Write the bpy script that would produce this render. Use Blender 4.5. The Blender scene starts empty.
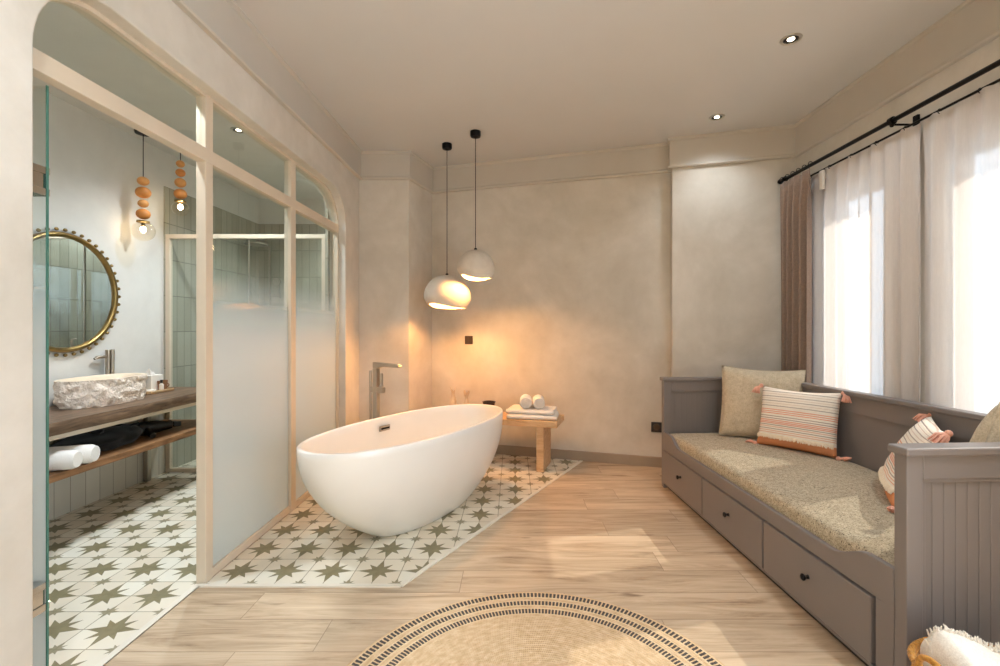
import bpy, bmesh, math, random
from math import sin, cos, pi, radians as R, sqrt, atan2, exp
from mathutils import Vector, Matrix, noise
random.seed(7)
C = bpy.context.scene.collection

# ------------------------------------------------------------------ materials
def lin(c):
    out = []
    for v in c[:3]:
        v = v / 255.0
        out.append(v / 12.92 if v <= .04045 else ((v + .055) / 1.055) ** 2.4)
    return (out[0], out[1], out[2], 1.0)

class NT:
    """small node-tree writer"""
    def __init__(s, name):
        s.m = bpy.data.materials.new(name); s.m.use_nodes = True
        s.t = s.m.node_tree; s.t.nodes.clear()
        s.out = s.t.nodes.new('ShaderNodeOutputMaterial')
    def n(s, typ, **kw):
        nd = s.t.nodes.new(typ)
        for k, v in kw.items(): setattr(nd, k, v)
        return nd
    def put(s, sock, v):
        if v is None: return
        if isinstance(v, bpy.types.NodeSocket): s.t.links.new(v, sock)
        elif isinstance(v, (tuple, list)) and len(v) == 3 and sock.type == 'RGBA': sock.default_value = (*v, 1)
        else: sock.default_value = v
    def math(s, op, a, b=None, c=None):
        nd = s.n('ShaderNodeMath', operation=op)
        s.put(nd.inputs[0], a); s.put(nd.inputs[1], b); s.put(nd.inputs[2], c)
        return nd.outputs[0]
    def mix(s, f, a, b, blend='MIX'):
        nd = s.n('ShaderNodeMix', data_type='RGBA', blend_type=blend)
        s.put(nd.inputs[0], f); s.put(nd.inputs[6], a); s.put(nd.inputs[7], b)
        return nd.outputs[2]
    def ramp(s, f, stops):
        nd = s.n('ShaderNodeValToRGB')
        e = nd.color_ramp.elements
        while len(e) < len(stops): e.new(.5)
        for el, (p, c) in zip(e, stops): el.position = p; el.color = c
        s.put(nd.inputs[0], f); return nd.outputs[0]
    def maprange(s, v, a, b, c=0., d=1., smooth=False):
        nd = s.n('ShaderNodeMapRange', clamp=True)
        if smooth: nd.interpolation_type = 'SMOOTHSTEP'
        s.put(nd.inputs[0], v)
        for i, x in zip((1, 2, 3, 4), (a, b, c, d)): s.put(nd.inputs[i], x)
        return nd.outputs[0]
    def coord(s, which='Object'):
        return s.n('ShaderNodeTexCoord').outputs[which]
    def xyz(s, v=None):
        nd = s.n('ShaderNodeSeparateXYZ'); s.put(nd.inputs[0], v if v is not None else s.coord())
        return nd.outputs
    def vec(s, x, y, z=0.):
        nd = s.n('ShaderNodeCombineXYZ')
        for i, v in enumerate((x, y, z)): s.put(nd.inputs[i], v)
        return nd.outputs[0]
    def noise(s, v, scale, detail=3., rough=.5, dist=0., out=0):
        nd = s.n('ShaderNodeTexNoise'); s.put(nd.inputs['Vector'], v)
        nd.inputs['Scale'].default_value = scale; nd.inputs['Detail'].default_value = detail
        nd.inputs['Roughness'].default_value = rough; nd.inputs['Distortion'].default_value = dist
        return nd.outputs[out]
    def white(s, v):
        nd = s.n('ShaderNodeTexWhiteNoise', noise_dimensions='3D'); s.put(nd.inputs['Vector'], v); return nd.outputs[0]
    def scalevec(s, v, sc):
        nd = s.n('ShaderNodeVectorMath', operation='MULTIPLY'); s.put(nd.inputs[0], v); nd.inputs[1].default_value = sc
        return nd.outputs[0]
    def bump(s, h, strength=.3, dist=.01):
        nd = s.n('ShaderNodeBump'); nd.inputs['Strength'].default_value = strength; nd.inputs['Distance'].default_value = dist
        s.put(nd.inputs['Height'], h); return nd.outputs[0]
    def bsdf(s, color, rough=.5, metal=0., normal=None, **kw):
        b = s.n('ShaderNodeBsdfPrincipled')
        s.put(b.inputs['Base Color'], color); s.put(b.inputs['Roughness'], rough); s.put(b.inputs['Metallic'], metal)
        if normal is not None: s.put(b.inputs['Normal'], normal)
        for k, v in kw.items(): s.put(b.inputs[k.replace('_', ' ')], v)
        return b.outputs[0]
    def done(s, sh):
        s.t.links.new(sh, s.out.inputs['Surface']); return s.m

def plain(name, c, rough=.5, metal=0., var=.06, nscale=8., bump=0., bscale=60., bdist=.003, **kw):
    t = NT(name); co = t.coord()
    c = lin(c); f = t.noise(co, nscale, 4.)
    dk = tuple(x * (1 - var) for x in c[:3]) + (1,); lt = tuple(min(1, x * (1 + var)) for x in c[:3]) + (1,)
    col = t.ramp(f, [(.3, dk), (.7, lt)])
    nm = t.bump(t.noise(co, bscale, 4.), bump, bdist) if bump else None
    return t.done(t.bsdf(col, rough, metal, nm, **kw))

def plaster(name, a, b, rough=.85, s=1.4, bump=.12):
    t = NT(name); co = t.coord()
    f = t.noise(co, s, 6., .62, .6); g = t.noise(co, s * 5, 5., .6)
    col = t.ramp(t.math('ADD', t.math('MULTIPLY', f, .7), t.math('MULTIPLY', g, .3)), [(.32, lin(a)), (.68, lin(b))])
    h = t.math('ADD', t.noise(co, 9, 5.), t.math('MULTIPLY', t.noise(co, 70, 3.), .25))
    return t.done(t.bsdf(col, rough, 0., t.bump(h, bump, .01), Specular_IOR_Level=.25))

def star_tile(name, x0, y0, s=.2262):
    t = NT(name); X, Y, Z = t.xyz()
    p = t.math('DIVIDE', t.math('SUBTRACT', X, x0), s); q = t.math('DIVIDE', t.math('SUBTRACT', Y, y0), s)
    def cell(v, off):
        v = t.math('ADD', v, off); return t.math('SUBTRACT', t.math('FRACT', t.math('ADD', v, 100.5)), .5)
    def star(off, L, W, L2, W2):
        a = t.math('ABSOLUTE', cell(p, off)); b = t.math('ABSOLUTE', cell(q, off))
        def rh(u, v, l, w): return t.math('ADD', t.math('DIVIDE', u, l), t.math('DIVIDE', v, w))
        d1 = t.math('MINIMUM', rh(a, b, L, W), rh(b, a, L, W))
        m = t.math('MULTIPLY', t.math('ADD', a, b), .7071); k = t.math('MULTIPLY', t.math('ABSOLUTE', t.math('SUBTRACT', a, b)), .7071)
        d2 = rh(m, k, L2, W2)
        return t.math('LESS_THAN', t.math('MINIMUM', d1, d2), 1.)
    big = star(0., .455, .125, .37, .105)
    small = star(.5, .21, .06, .16, .05)
    def line(v, w):
        f = t.math('ABSOLUTE', t.math('SUBTRACT', t.math('FRACT', t.math('ADD', t.math('MULTIPLY', v, 2.), 100.5)), .5))
        return t.math('LESS_THAN', f, w)
    ln = t.math('MAXIMUM', line(p, .020), line(q, .020))
    idv = t.vec(t.math('FLOOR', t.math('MULTIPLY', p, 2.)), t.math('FLOOR', t.math('MULTIPLY', q, 2.)), 0.)
    tint = t.white(idv)
    mott = t.noise(t.coord(), 14, 4.)
    base = t.mix(t.math('MULTIPLY', tint, .8), lin((232, 226, 210)), lin((216, 200, 176)))
    base = t.mix(t.math('MULTIPLY', mott, .25), base, lin((200, 192, 172)))
    ink = t.mix(t.noise(t.coord(), 30, 3.), lin((112, 104, 76)), lin((150, 140, 108)))
    col = t.mix(t.math('MULTIPLY', ln, .75), base, lin((140, 128, 98)))
    col = t.mix(t.math('MAXIMUM', big, t.math('MULTIPLY', small, .85)), col, ink)
    return t.done(t.bsdf(col, .42, 0., t.bump(t.math('MULTIPLY', ln, -1.), .15, .002), Specular_IOR_Level=.35))

def wood_floor(name):
    t = NT(name); X, Y, Z = t.xyz()
    row = t.math('FLOOR', t.math('DIVIDE', Y, .188))
    off = t.math('MULTIPLY', t.white(t.vec(row, 3., 0.)), 1.4)
    xs = t.math('DIVIDE', t.math('ADD', X, off), 1.35)
    colm = t.math('FLOOR', xs)
    rid = t.white(t.vec(row, colm, 5.)); rid2 = t.white(t.vec(colm, row, 9.))
    gv = t.vec(t.math('ADD', t.math('MULTIPLY', X, 1.1), t.math('MULTIPLY', rid, 40.)), t.math('MULTIPLY', Y, 9.), rid2)
    g1 = t.noise(gv, 1.6, 7., .62, 1.1); g2 = t.noise(t.scalevec(gv, (1.2, 9., 1)), 2.6, 5., .6, .3)
    g = t.math('ADD', t.math('MULTIPLY', g1, .75), t.math('MULTIPLY', g2, .25))
    col = t.ramp(g, [(.30, lin((128, 102, 76))), (.41, lin((178, 152, 122))), (.54, lin((200, 176, 146))), (.74, lin((217, 197, 169)))])
    kn = t.noise(t.vec(t.math('MULTIPLY', X, 2.2), t.math('MULTIPLY', Y, 8.), rid), 1.5, 2.)
    col = t.mix(t.maprange(kn, .70, .80), col, lin((120, 88, 64)))
    hsv = t.n('ShaderNodeHueSaturation'); t.put(hsv.inputs['Color'], col)
    t.put(hsv.inputs['Value'], t.maprange(rid, 0., 1., .88, 1.1)); hsv.inputs['Saturation'].default_value = .95
    fy = t.math('ABSOLUTE', t.math('SUBTRACT', t.math('FRACT', t.math('DIVIDE', Y, .188)), .5))
    fx = t.math('ABSOLUTE', t.math('SUBTRACT', t.math('FRACT', xs), .5))
    seam = t.math('MAXIMUM', t.math('GREATER_THAN', fy, .4915), t.math('GREATER_THAN', fx, .4988))
    col = t.mix(t.math('MULTIPLY', seam, .5), hsv.outputs[0], lin((110, 82, 62)))
    return t.done(t.bsdf(col, t.maprange(g, .3, .7, .42, .34), 0., t.bump(t.math('SUBTRACT', g2, seam), .12, .002), Specular_IOR_Level=.4))

def wood(name, cs, sc=(2., 14., 14.), rough=.5, scale=2.2):
    t = NT(name); v = t.scalevec(t.coord(), sc)
    g = t.noise(v, scale, 6., .6, .9)
    n = len(cs)
    col = t.ramp(g, [(.3 + .4 * i / (n - 1), lin(c)) for i, c in enumerate(cs)])
    return t.done(t.bsdf(col, rough, 0., t.bump(g, .15, .003), Specular_IOR_Level=.35))

def wall_tile(name, w, h, a, b, grout, axis):
    t = NT(name); X, Y, Z = t.xyz()
    H = X if axis == 'x' else Y
    u = t.math('DIVIDE', H, w); v = t.math('DIVIDE', t.math('ADD', Z, .04), h)
    rid = t.white(t.vec(t.math('FLOOR', u), t.math('FLOOR', v), 2.))
    m = t.noise(t.coord(), 6, 4.)
    col = t.mix(t.math('ADD', t.math('MULTIPLY', rid, .6), t.math('MULTIPLY', m, .4)), lin(a), lin(b))
    fu = t.math('ABSOLUTE', t.math('SUBTRACT', t.math('FRACT', t.math('ADD', u, 50.)), .5)); fv = t.math('ABSOLUTE', t.math('SUBTRACT', t.math('FRACT', v), .5))
    gr = t.math('MAXIMUM', t.math('GREATER_THAN', fu, .5 - .0025 / w), t.math('GREATER_THAN', fv, .5 - .0028 / h))
    col = t.mix(gr, col, lin(grout))
    return t.done(t.bsdf(col, t.math('ADD', t.math('MULTIPLY', gr, .5), .22), 0., t.bump(t.math('SUBTRACT', t.math('MULTIPLY', m, .3), gr), .3, .003)))

def fabric(name, a, b, sc=260., rough=.95, speck=None):
    t = NT(name); co = t.coord()
    f = t.noise(co, sc, 2., .7); g = t.noise(co, sc * .22, 3., .6)
    k = t.math('ADD', t.math('MULTIPLY', f, .6), t.math('MULTIPLY', g, .4))
    col = t.ramp(k, [(.36, lin(a)), (.64, lin(b))])
    if speck: col = t.mix(t.maprange(t.noise(co, sc * .8, 1.), .60, .66), col, lin(speck))
    return t.done(t.bsdf(col, rough, 0., t.bump(k, .5, .003), Specular_IOR_Level=.1, Sheen_Weight=.15))

def stripes(name):
    t = NT(name); X, Y, Z = t.xyz()
    col = t.mix(t.noise(t.coord(), 160, 2.), lin((236, 224, 208)), lin((248, 240, 228)))
    def band(z0, w, c, k=.9):
        nonlocal col
        f = t.math('LESS_THAN', t.math('ABSOLUTE', t.math('SUBTRACT', t.math('ADD', Z, t.math('MULTIPLY', t.noise(t.vec(X, 0., 0.), 25, 2.), .003)), z0)), w)
        col = t.mix(t.math('MULTIPLY', f, k), col, lin(c))
    for z in (.352, .320, .290, .258): band(z, .0022, (158, 140, 130))
    for z in (.368, .336, .305, .274): band(z, .0016, (214, 190, 172))
    for z in (.234, .222, .210): band(z, .0028, (226, 150, 116))
    for z in (.192, .178): band(z, .0024, (166, 136, 122))
    for z in (.166, .156, .147): band(z, .0028, (226, 146, 112))
    for z in (.136, .112): band(z, .0022, (158, 138, 128))
    for z in (.125, .100, .088): band(z, .0022, (222, 166, 134))
    band(.02, .040, (222, 152, 108), 1.)
    return t.done(t.bsdf(col, .95, 0., t.bump(t.math('SINE', t.math('MULTIPLY', Z, 900.)), .25, .002), Specular_IOR_Level=.1))

def rug_mat(name):
    t = NT(name); X, Y, Z = t.xyz()
    r = t.math('SQRT', t.math('ADD', t.math('MULTIPLY', X, X), t.math('MULTIPLY', Y, Y)))
    a = t.math('ARCTAN2', Y, X)
    w = t.math('SINE', t.math('MULTIPLY', r, 2 * pi / .011)); b = t.math('SINE', t.math('ADD', t.math('MULTIPLY', a, 300.), t.math('MULTIPLY', t.math('FLOOR', t.math('DIVIDE', r, .011)), 1.7)))
    k = t.noise(t.vec(t.math('MULTIPLY', r, 60.), t.math('MULTIPLY', a, 14.), 0.), 1., 4.)
    col = t.ramp(k, [(.3, lin((196, 166, 128))), (.5, lin((209, 181, 145))), (.7, lin((221, 197, 164)))])
    dash = t.math('GREATER_THAN', t.math('SINE', t.math('MULTIPLY', a, 262.)), -.35)
    for r0 in (.690, .632, .576):
        band = t.math('LESS_THAN', t.math('ABSOLUTE', t.math('SUBTRACT', r, r0)), .0145)
        col = t.mix(t.math('MULTIPLY', t.math('MULTIPLY', band, dash), .93), col, lin((62, 62, 66)))
        edge = t.math('LESS_THAN', t.math('ABSOLUTE', t.math('SUBTRACT', t.math('ABSOLUTE', t.math('SUBTRACT', r, r0)), .018)), .003)
        col = t.mix(t.math('MULTIPLY', edge, .5), col, lin((226, 206, 170)))
    return t.done(t.bsdf(col, .95, 0., t.bump(t.math('ADD', w, t.math('MULTIPLY', b, .5)), .35, .003), Specular_IOR_Level=.1))

def glass(name, tint=(.93, .97, .95), refl=1., frost=None, ior=1.5):
    """thin architectural glazing; frost=(z_clear, z_full): etched film fading out with height"""
    t = NT(name)
    tr = t.n('ShaderNodeBsdfTransparent'); tr.inputs[0].default_value = (*tint, 1)
    gl = t.n('ShaderNodeBsdfGlossy'); gl.inputs['Roughness'].default_value = .01; gl.inputs[0].default_value = (1, 1, 1, 1)
    fr = t.n('ShaderNodeFresnel'); fr.inputs[0].default_value = ior
    base = tr.outputs[0]
    if frost:
        X, Y, Z = t.xyz()
        df = t.n('ShaderNodeBsdfDiffuse'); df.inputs[0].default_value = lin((228, 233, 232))
        tl = t.n('ShaderNodeBsdfTranslucent'); tl.inputs[0].default_value = lin((234, 240, 240))
        m = t.n('ShaderNodeMixShader'); m.inputs[0].default_value = .5
        t.t.links.new(df.outputs[0], m.inputs[1]); t.t.links.new(tl.outputs[0], m.inputs[2])
        f = t.math('MULTIPLY', t.maprange(Z, frost[0], frost[1], 0., 1., True), frost[2])
        m2 = t.n('ShaderNodeMixShader'); t.put(m2.inputs[0], f)
        t.t.links.new(tr.outputs[0], m2.inputs[1]); t.t.links.new(m.outputs[0], m2.inputs[2]); base = m2.outputs[0]
    bk_ = t.n('ShaderNodeNewGeometry').outputs['Backfacing']
    mm = t.n('ShaderNodeMixShader'); t.put(mm.inputs[0], t.math('MULTIPLY', t.math('MULTIPLY', fr.outputs[0], t.math('SUBTRACT', 1., bk_)), refl))
    t.t.links.new(base, mm.inputs[1]); t.t.links.new(gl.outputs[0], mm.inputs[2])
    return t.done(mm.outputs[0])

def sheer_mat(name, c, transp=.3):
    t = NT(name); co = t.coord()
    tr = t.n('ShaderNodeBsdfTransparent')
    col = t.mix(t.noise(t.scalevec(co, (1, 60, 1)), 3., 3.), lin(c), lin(tuple(min(255, x + 10) for x in c)))
    df = t.n('ShaderNodeBsdfDiffuse'); tl = t.n('ShaderNodeBsdfTranslucent')
    t.put(df.inputs[0], col); t.put(tl.inputs[0], col)
    m = t.n('ShaderNodeMixShader'); m.inputs[0].default_value = .09
    t.t.links.new(df.outputs[0], m.inputs[1]); t.t.links.new(tl.outputs[0], m.inputs[2])
    weave = t.noise(t.scalevec(co, (1, 1, .15)), 220., 2.)
    f = t.maprange(weave, .3, .7, 1 - transp - .02, 1 - transp + .02)
    m2 = t.n('ShaderNodeMixShader'); t.put(m2.inputs[0], f)
    t.t.links.new(tr.outputs[0], m2.inputs[1]); t.t.links.new(m.outputs[0], m2.inputs[2])
    return t.done(m2.outputs[0])

def emit(name, c, s):
    t = NT(name); e = t.n('ShaderNodeEmission'); e.inputs[0].default_value = (*c, 1); e.inputs[1].default_value = s
    return t.done(e.outputs[0])

MT = {}
MT['plaster'] = plaster('warm_plaster', (196, 188, 174), (222, 215, 204))
MT['plaster_frieze'] = plaster('frieze_paint', (194, 186, 174), (202, 195, 184), s=.8, bump=.05)
MT['plaster_white'] = plaster('bathroom_plaster', (206, 203, 196), (220, 217, 210))
MT['ceiling'] = plaster('ceiling_paint', (205, 204, 202), (210, 209, 207), s=.5, bump=.03)
MT['floor'] = wood_floor('oak_planks')
MT['tile'] = star_tile('star_tile', -1.339, 2.246)
MT['tile_b'] = star_tile('star_tile_bathroom', -1.587, 1.8126)
MT['trim_white'] = plain('threshold_strip', (226, 218, 202), .5)
MT['base'] = plain('baseboard_paint', (158, 142, 124), .55, var=.03)
MT['frame'] = plain('partition_paint', (214, 198, 176), .5, var=.03)
MT['glass'] = glass('clear_glass', (.92, .945, .93))
MT['frost'] = glass('graded_frosted_glass', (.92, .945, .93), frost=(1.55, .95, .88))
MT['green'] = plain('glass_edge', (76, 122, 108), .15, var=.02)
MT['winglass'] = glass('window_glass', (.97, .98, .98), refl=.5)
MT['steel'] = plain('brushed_steel', (176, 168, 158), .28, 1., var=.04)
MT['chrome'] = plain('chrome', (205, 203, 200), .12, 1., var=.02)
MT['nickel'] = plain('brushed_nickel', (188, 178, 164), .3, 1., var=.05)
MT['tub'] = plain('white_acrylic', (240, 236, 229), .28, var=.01, Coat_Weight=.3, Coat_Roughness=.1)
MT['oak'] = wood('oak_bench', [(192, 152, 110), (212, 174, 132), (222, 190, 150)], (3., 14., 14.))
MT['walnut'] = wood('live_edge_walnut', [(70, 52, 40), (110, 86, 66), (136, 110, 86)], (14., 2., 14.), .45, 2.6)
MT['shelfwood'] = wood('shelf_wood', [(96, 66, 42), (140, 100, 66), (162, 120, 82)], (14., 2., 14.), .5)
MT['towel'] = plain('terry_towel', (238, 232, 225), .95, var=.02, bump=.8, bscale=220., bdist=.004, Specular_IOR_Level=.1)
MT['bed'] = plain('grey_bed_paint', (126, 118, 115), .42, var=.015)
MT['bed_shade'] = plain('bed_underside_shade', (52, 46, 42), .8)  # dark colour paints in the shadow line beneath the bed
MT['knob'] = plain('black_knob', (34, 28, 26), .3, .6)
MT['mattress'] = fabric('speckled_weave', (150, 136, 112), (206, 192, 166), 210., speck=(104, 92, 74))
MT['linen'] = fabric('beige_linen', (182, 166, 140), (216, 202, 177), 170.)
MT['stripe'] = stripes('striped_cotton')
MT['coral'] = fabric('coral_yarn', (224, 156, 130), (242, 190, 168), 300.)
MT['cream_yarn'] = fabric('cream_yarn', (226, 204, 172), (244, 230, 208), 300.)
MT['drape'] = fabric('taupe_drape', (134, 113, 98), (154, 132, 116), 240.)
MT['sheer'] = sheer_mat('sheer_voile', (214, 206, 200), .065)
MT['black'] = plain('black_metal', (26, 22, 20), .4, .7)
MT['winframe'] = plain('window_frame_paint', (150, 150, 150), .5)
MT['shade'] = plaster('wabi_plaster_shade', (206, 194, 180), (222, 212, 198), .9, 6., .1)
MT['bulb'] = emit('warm_bulb', (1., .46, .14), 560.)
MT['bulb_b'] = emit('filament_bulb', (1., .76, .48), 34.)
MT['jute'] = rug_mat('braided_jute')
MT['basket'] = fabric('seagrass', (150, 100, 40), (214, 156, 76), 90.)
MT['throw'] = fabric('white_throw', (222, 214, 202), (244, 238, 228), 240.)
MT['outlet'] = plain('bronze_plate', (84, 66, 50), .4, .5)
MT['outlet_dark'] = plain('dark_socket', (40, 34, 30), .5)
MT['vase'] = plain('stoneware', (206, 184, 154), .7, bump=.2)
MT['darkbowl'] = plain('dark_bowl', (62, 40, 30), .35)
MT['stone'] = plain('rough_travertine', (244, 228, 212), .85, var=.06, nscale=22., bump=1., bscale=45., bdist=.02)
MT['stone_in'] = plain('honed_travertine', (232, 212, 186), .5, var=.04)
MT['brass'] = plain('aged_brass', (146, 122, 76), .34, 1., var=.12, nscale=20.)
MT['mirror'] = plain('mirror_silver', (226, 230, 226), .015, 1., var=.003)
MT['bead'] = plain('terracotta_bead', (216, 152, 84), .5, var=.12, nscale=30.)
MT['bead2'] = plain('dark_terracotta_bead', (206, 132, 62), .5, var=.14, nscale=30.)
MT['globe'] = glass('amber_globe_glass', (.97, .93, .86), refl=1.6)
MT['tile_x'] = wall_tile('shower_tile_back', .085, .30, (150, 146, 130), (178, 174, 158), (112, 106, 92), 'x')
MT['tile_y'] = wall_tile('shower_tile_side', .085, .30, (150, 146, 130), (178, 174, 158), (112, 106, 92), 'y')
MT['tile_low'] = wall_tile('vanity_wall_tile', .106, .62, (196, 190, 176), (214, 208, 194), (150, 142, 126), 'y')
MT['blackcloth'] = fabric('black_cloth', (14, 13, 13), (30, 28, 27), 200.)
MT['blackplastic'] = plain('black_plastic', (18, 17, 17), .35)
MT['white_card'] = plain('white_card', (236, 228, 216), .7)
MT['brown'] = plain('brown_card', (138, 98, 66), .7)
MT['paleoak'] = wood('pale_tray_wood', [(196, 160, 118), (222, 188, 146)], (14., 3., 14.))
MT['lightmetal'] = plain('downlight_trim', (196, 190, 178), .3, .8)
MT['dl'] = emit('downlight_lens', (1., .84, .62), 14.)

# ------------------------------------------------------------------ mesh builder
class MB:
    def __init__(s): s.v = []; s.f = []; s.fm = []; s.cur = 0
    def add(s, vs, fs):
        b = len(s.v); s.v += [Vector(p) for p in vs]; s.f += [tuple(i + b for i in f) for f in fs]; s.fm += [s.cur] * len(fs)
        return s
    def box(s, x0, x1, y0, y1, z0, z1):
        return s.add([(x0, y0, z0), (x1, y0, z0), (x1, y1, z0), (x0, y1, z0), (x0, y0, z1), (x1, y0, z1), (x1, y1, z1), (x0, y1, z1)],
                     [(3, 2, 1, 0), (4, 5, 6, 7), (0, 1, 5, 4), (1, 2, 6, 5), (2, 3, 7, 6), (3, 0, 4, 7)])
    def prism(s, pts, fn0, fn1):
        """pts: 2D outline; fn(p)->3D for the two caps"""
        n = len(pts); a = [fn0(p) for p in pts]; b = [fn1(p) for p in pts]
        return s.add(a + b, [tuple(range(n))[::-1], tuple(range(n, 2 * n))] + [(i, (i + 1) % n, n + (i + 1) % n, n + i) for i in range(n)])
    def rings(s, rings, cap0=True, cap1=True, closed=True):
        n = len(rings[0]); vs = [p for r in rings for p in r]; fs = []
        for k in range(len(rings) - 1):
            for i in range(n if closed else n - 1):
                j = (i + 1) % n; fs.append((k * n + i, k * n + j, (k + 1) * n + j, (k + 1) * n + i))
        if cap0: fs.append(tuple(range(n))[::-1])
        if cap1: fs.append(tuple(range((len(rings) - 1) * n, len(rings) * n)))
        return s.add(vs, fs)
    def lathe(s, prof, n=32, c=(0, 0, 0), cap0=True, cap1=True, sx=1., sy=1.):
        return s.rings([[(c[0] + sx * r * cos(2 * pi * i / n), c[1] + sy * r * sin(2 * pi * i / n), c[2] + z) for i in range(n)] for r, z in prof], cap0, cap1)
    def tube(s, pts, r, n=10, cap=True):
        pts = [Vector(p) for p in pts]; rs = r if isinstance(r, (list, tuple)) else [r] * len(pts); out = []
        up = None
        for k, p in enumerate(pts):
            d = (pts[min(k + 1, len(pts) - 1)] - pts[max(k - 1, 0)]).normalized()
            if up is None: up = Vector((0, 0, 1)) if abs(d.z) < .9 else Vector((1, 0, 0))
            a = d.cross(up)
            if a.length < 1e-5: a = d.cross(Vector((0, 1, 0)))
            a.normalize(); b = a.cross(d).normalized(); up = b
            out.append([p + (a * cos(2 * pi * i / n) + b * sin(2 * pi * i / n)) * rs[k] for i in range(n)])
        return s.rings(out, cap, cap)
    def ball(s, c, r, n=16, sz=1.):
        m = n // 2
        return s.lathe([(max(r * sin(pi * k / m), 1e-4), -r * sz * cos(pi * k / m)) for k in range(m + 1)], n, c)
    def grid(s, fn, nu, nv):
        vs = [fn(i / nu, j / nv) for j in range(nv + 1) for i in range(nu + 1)]
        return s.add(vs, [(j * (nu + 1) + i, j * (nu + 1) + i + 1, (j + 1) * (nu + 1) + i + 1, (j + 1) * (nu + 1) + i) for j in range(nv) for i in range(nu)])
    def build(s, name, mat, parent=None, world=False, smooth=None, bevel=0., seg=2, mats=None, fixn=True, solid=0., subsurf=0):
        vs = s.v
        if world and parent is not None:
            Mi = (Matrix.Translation(parent.location) @ parent.rotation_euler.to_matrix().to_4x4()).inverted()
            vs = [Mi @ v for v in vs]
        me = bpy.data.meshes.new(name); me.from_pydata([tuple(v) for v in vs], [], s.f)
        bm = bmesh.new(); bm.from_mesh(me)
        for f, k in zip(bm.faces, s.fm): f.material_index = k
        bmesh.ops.remove_doubles(bm, verts=bm.verts, dist=1e-6)
        if fixn: bmesh.ops.recalc_face_normals(bm, faces=bm.faces)
        bm.to_mesh(me); bm.free()
        for m in (mats or [mat]): me.materials.append(MT[m] if isinstance(m, str) else m)
        o = bpy.data.objects.new(name, me); C.objects.link(o)
        if parent is not None: o.parent = parent
        if solid: md = o.modifiers.new('thick', 'SOLIDIFY'); md.thickness = solid; md.offset = 0
        if bevel: md = o.modifiers.new('bevel', 'BEVEL'); md.width = bevel; md.segments = seg; md.limit_method = 'ANGLE'; md.angle_limit = R(40)
        if subsurf: md = o.modifiers.new('sub', 'SUBSURF'); md.levels = subsurf; md.render_levels = subsurf
        if smooth is not None:
            try:
                bmx = bmesh.new(); bmx.from_mesh(me)
                for f in bmx.faces: f.smooth = True
                for e in bmx.edges:
                    if len(e.link_faces) == 2 and e.calc_face_angle(0) > R(smooth): e.smooth = False
                bmx.to_mesh(me); bmx.free()
            except Exception: pass
        return o

def tag(o, label=None, cat=None, group=None, kind=None):
    for k, v in (('label', label), ('category', cat), ('group', group), ('kind', kind)):
        if v: o[k] = v
    return o
def thing(name, label, cat, loc=(0, 0, 0), rotz=0., group=None, rot=None, kind=None):
    o = bpy.data.objects.new(name, None); C.objects.link(o); o.empty_display_size = .1
    o.location = loc; o.rotation_euler = rot if rot else (0, 0, rotz)
    return tag(o, label, cat, group, kind)
def struct(mb, name, mat, label, cat, **kw):
    return tag(mb.build(name, mat, **kw), label, cat, kind='structure')
def dup(root, loc=None, rot=None, label=None):
    r = root.copy(); C.objects.link(r)
    if loc: r.location = loc
    if rot: r.rotation_euler = rot
    if label: r['label'] = label
    for ch in list(root.children):
        c = ch.copy(); C.objects.link(c); c.parent = r
        for g in list(ch.children):
            d = g.copy(); C.objects.link(d); d.parent = c
    return r

# ------------------------------------------------------------------ camera  (x right, y into the room, z up)
H = 1.2
cam = bpy.data.cameras.new('camera'); co = bpy.data.objects.new('camera', cam); C.objects.link(co)
co.location = (0, 0, H); co.rotation_euler = (pi / 2, 0, 0)
cam.sensor_width = 36; cam.lens = 458 / 1000 * 36; cam.shift_x = -.013; cam.shift_y = -.006
cam.clip_start = .05
bpy.context.scene.camera = co

# ------------------------------------------------------------------ the room
CZ = 2.76
F = [(-1.352, -2.6), (-1.352, 4.071), (-.9155, 4.071), (-.785, 4.494), (1.3226, 3.883), (1.295, 3.787), (2.18, 3.535), (2.18, -2.6)]
def offs(poly, d):
    """offset a closed polyline: +d into the room"""
    n = len(poly); out = []
    for i in range(n):
        p, a, b = Vector(poly[i]), Vector(poly[i - 1]), Vector(poly[(i + 1) % n])
        d1 = (p - a).normalized(); d2 = (b - p).normalized()
        n1 = Vector((d1.y, -d1.x)); n2 = Vector((d2.y, -d2.x))
        out.append(p + (n1 + n2) / (1 + n1.dot(n2)) * d)
    return out
W0 = offs(F, -.02); W1 = offs(F, -.145)          # faces of the walls
def sweep(mb, prof, segs):
    for i in segs:
        j = (i + 1) % len(F); k = []
        for o, z in prof:
            P = offs(F, o); k.append(((P[i].x, P[i].y, z), (P[j].x, P[j].y, z)))
        mb.rings([[a for a, b in k], [b for a, b in k]])
    return mb
def wall_seg(i, name, label, mat='plaster'):
    j = (i + 1) % len(F); mb = MB()
    mb.prism([W0[i], W0[j], W1[j], W1[i]], lambda p: (p[0], p[1], 0), lambda p: (p[0], p[1], CZ))
    return struct(mb, name, mat, label, 'wall')

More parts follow.
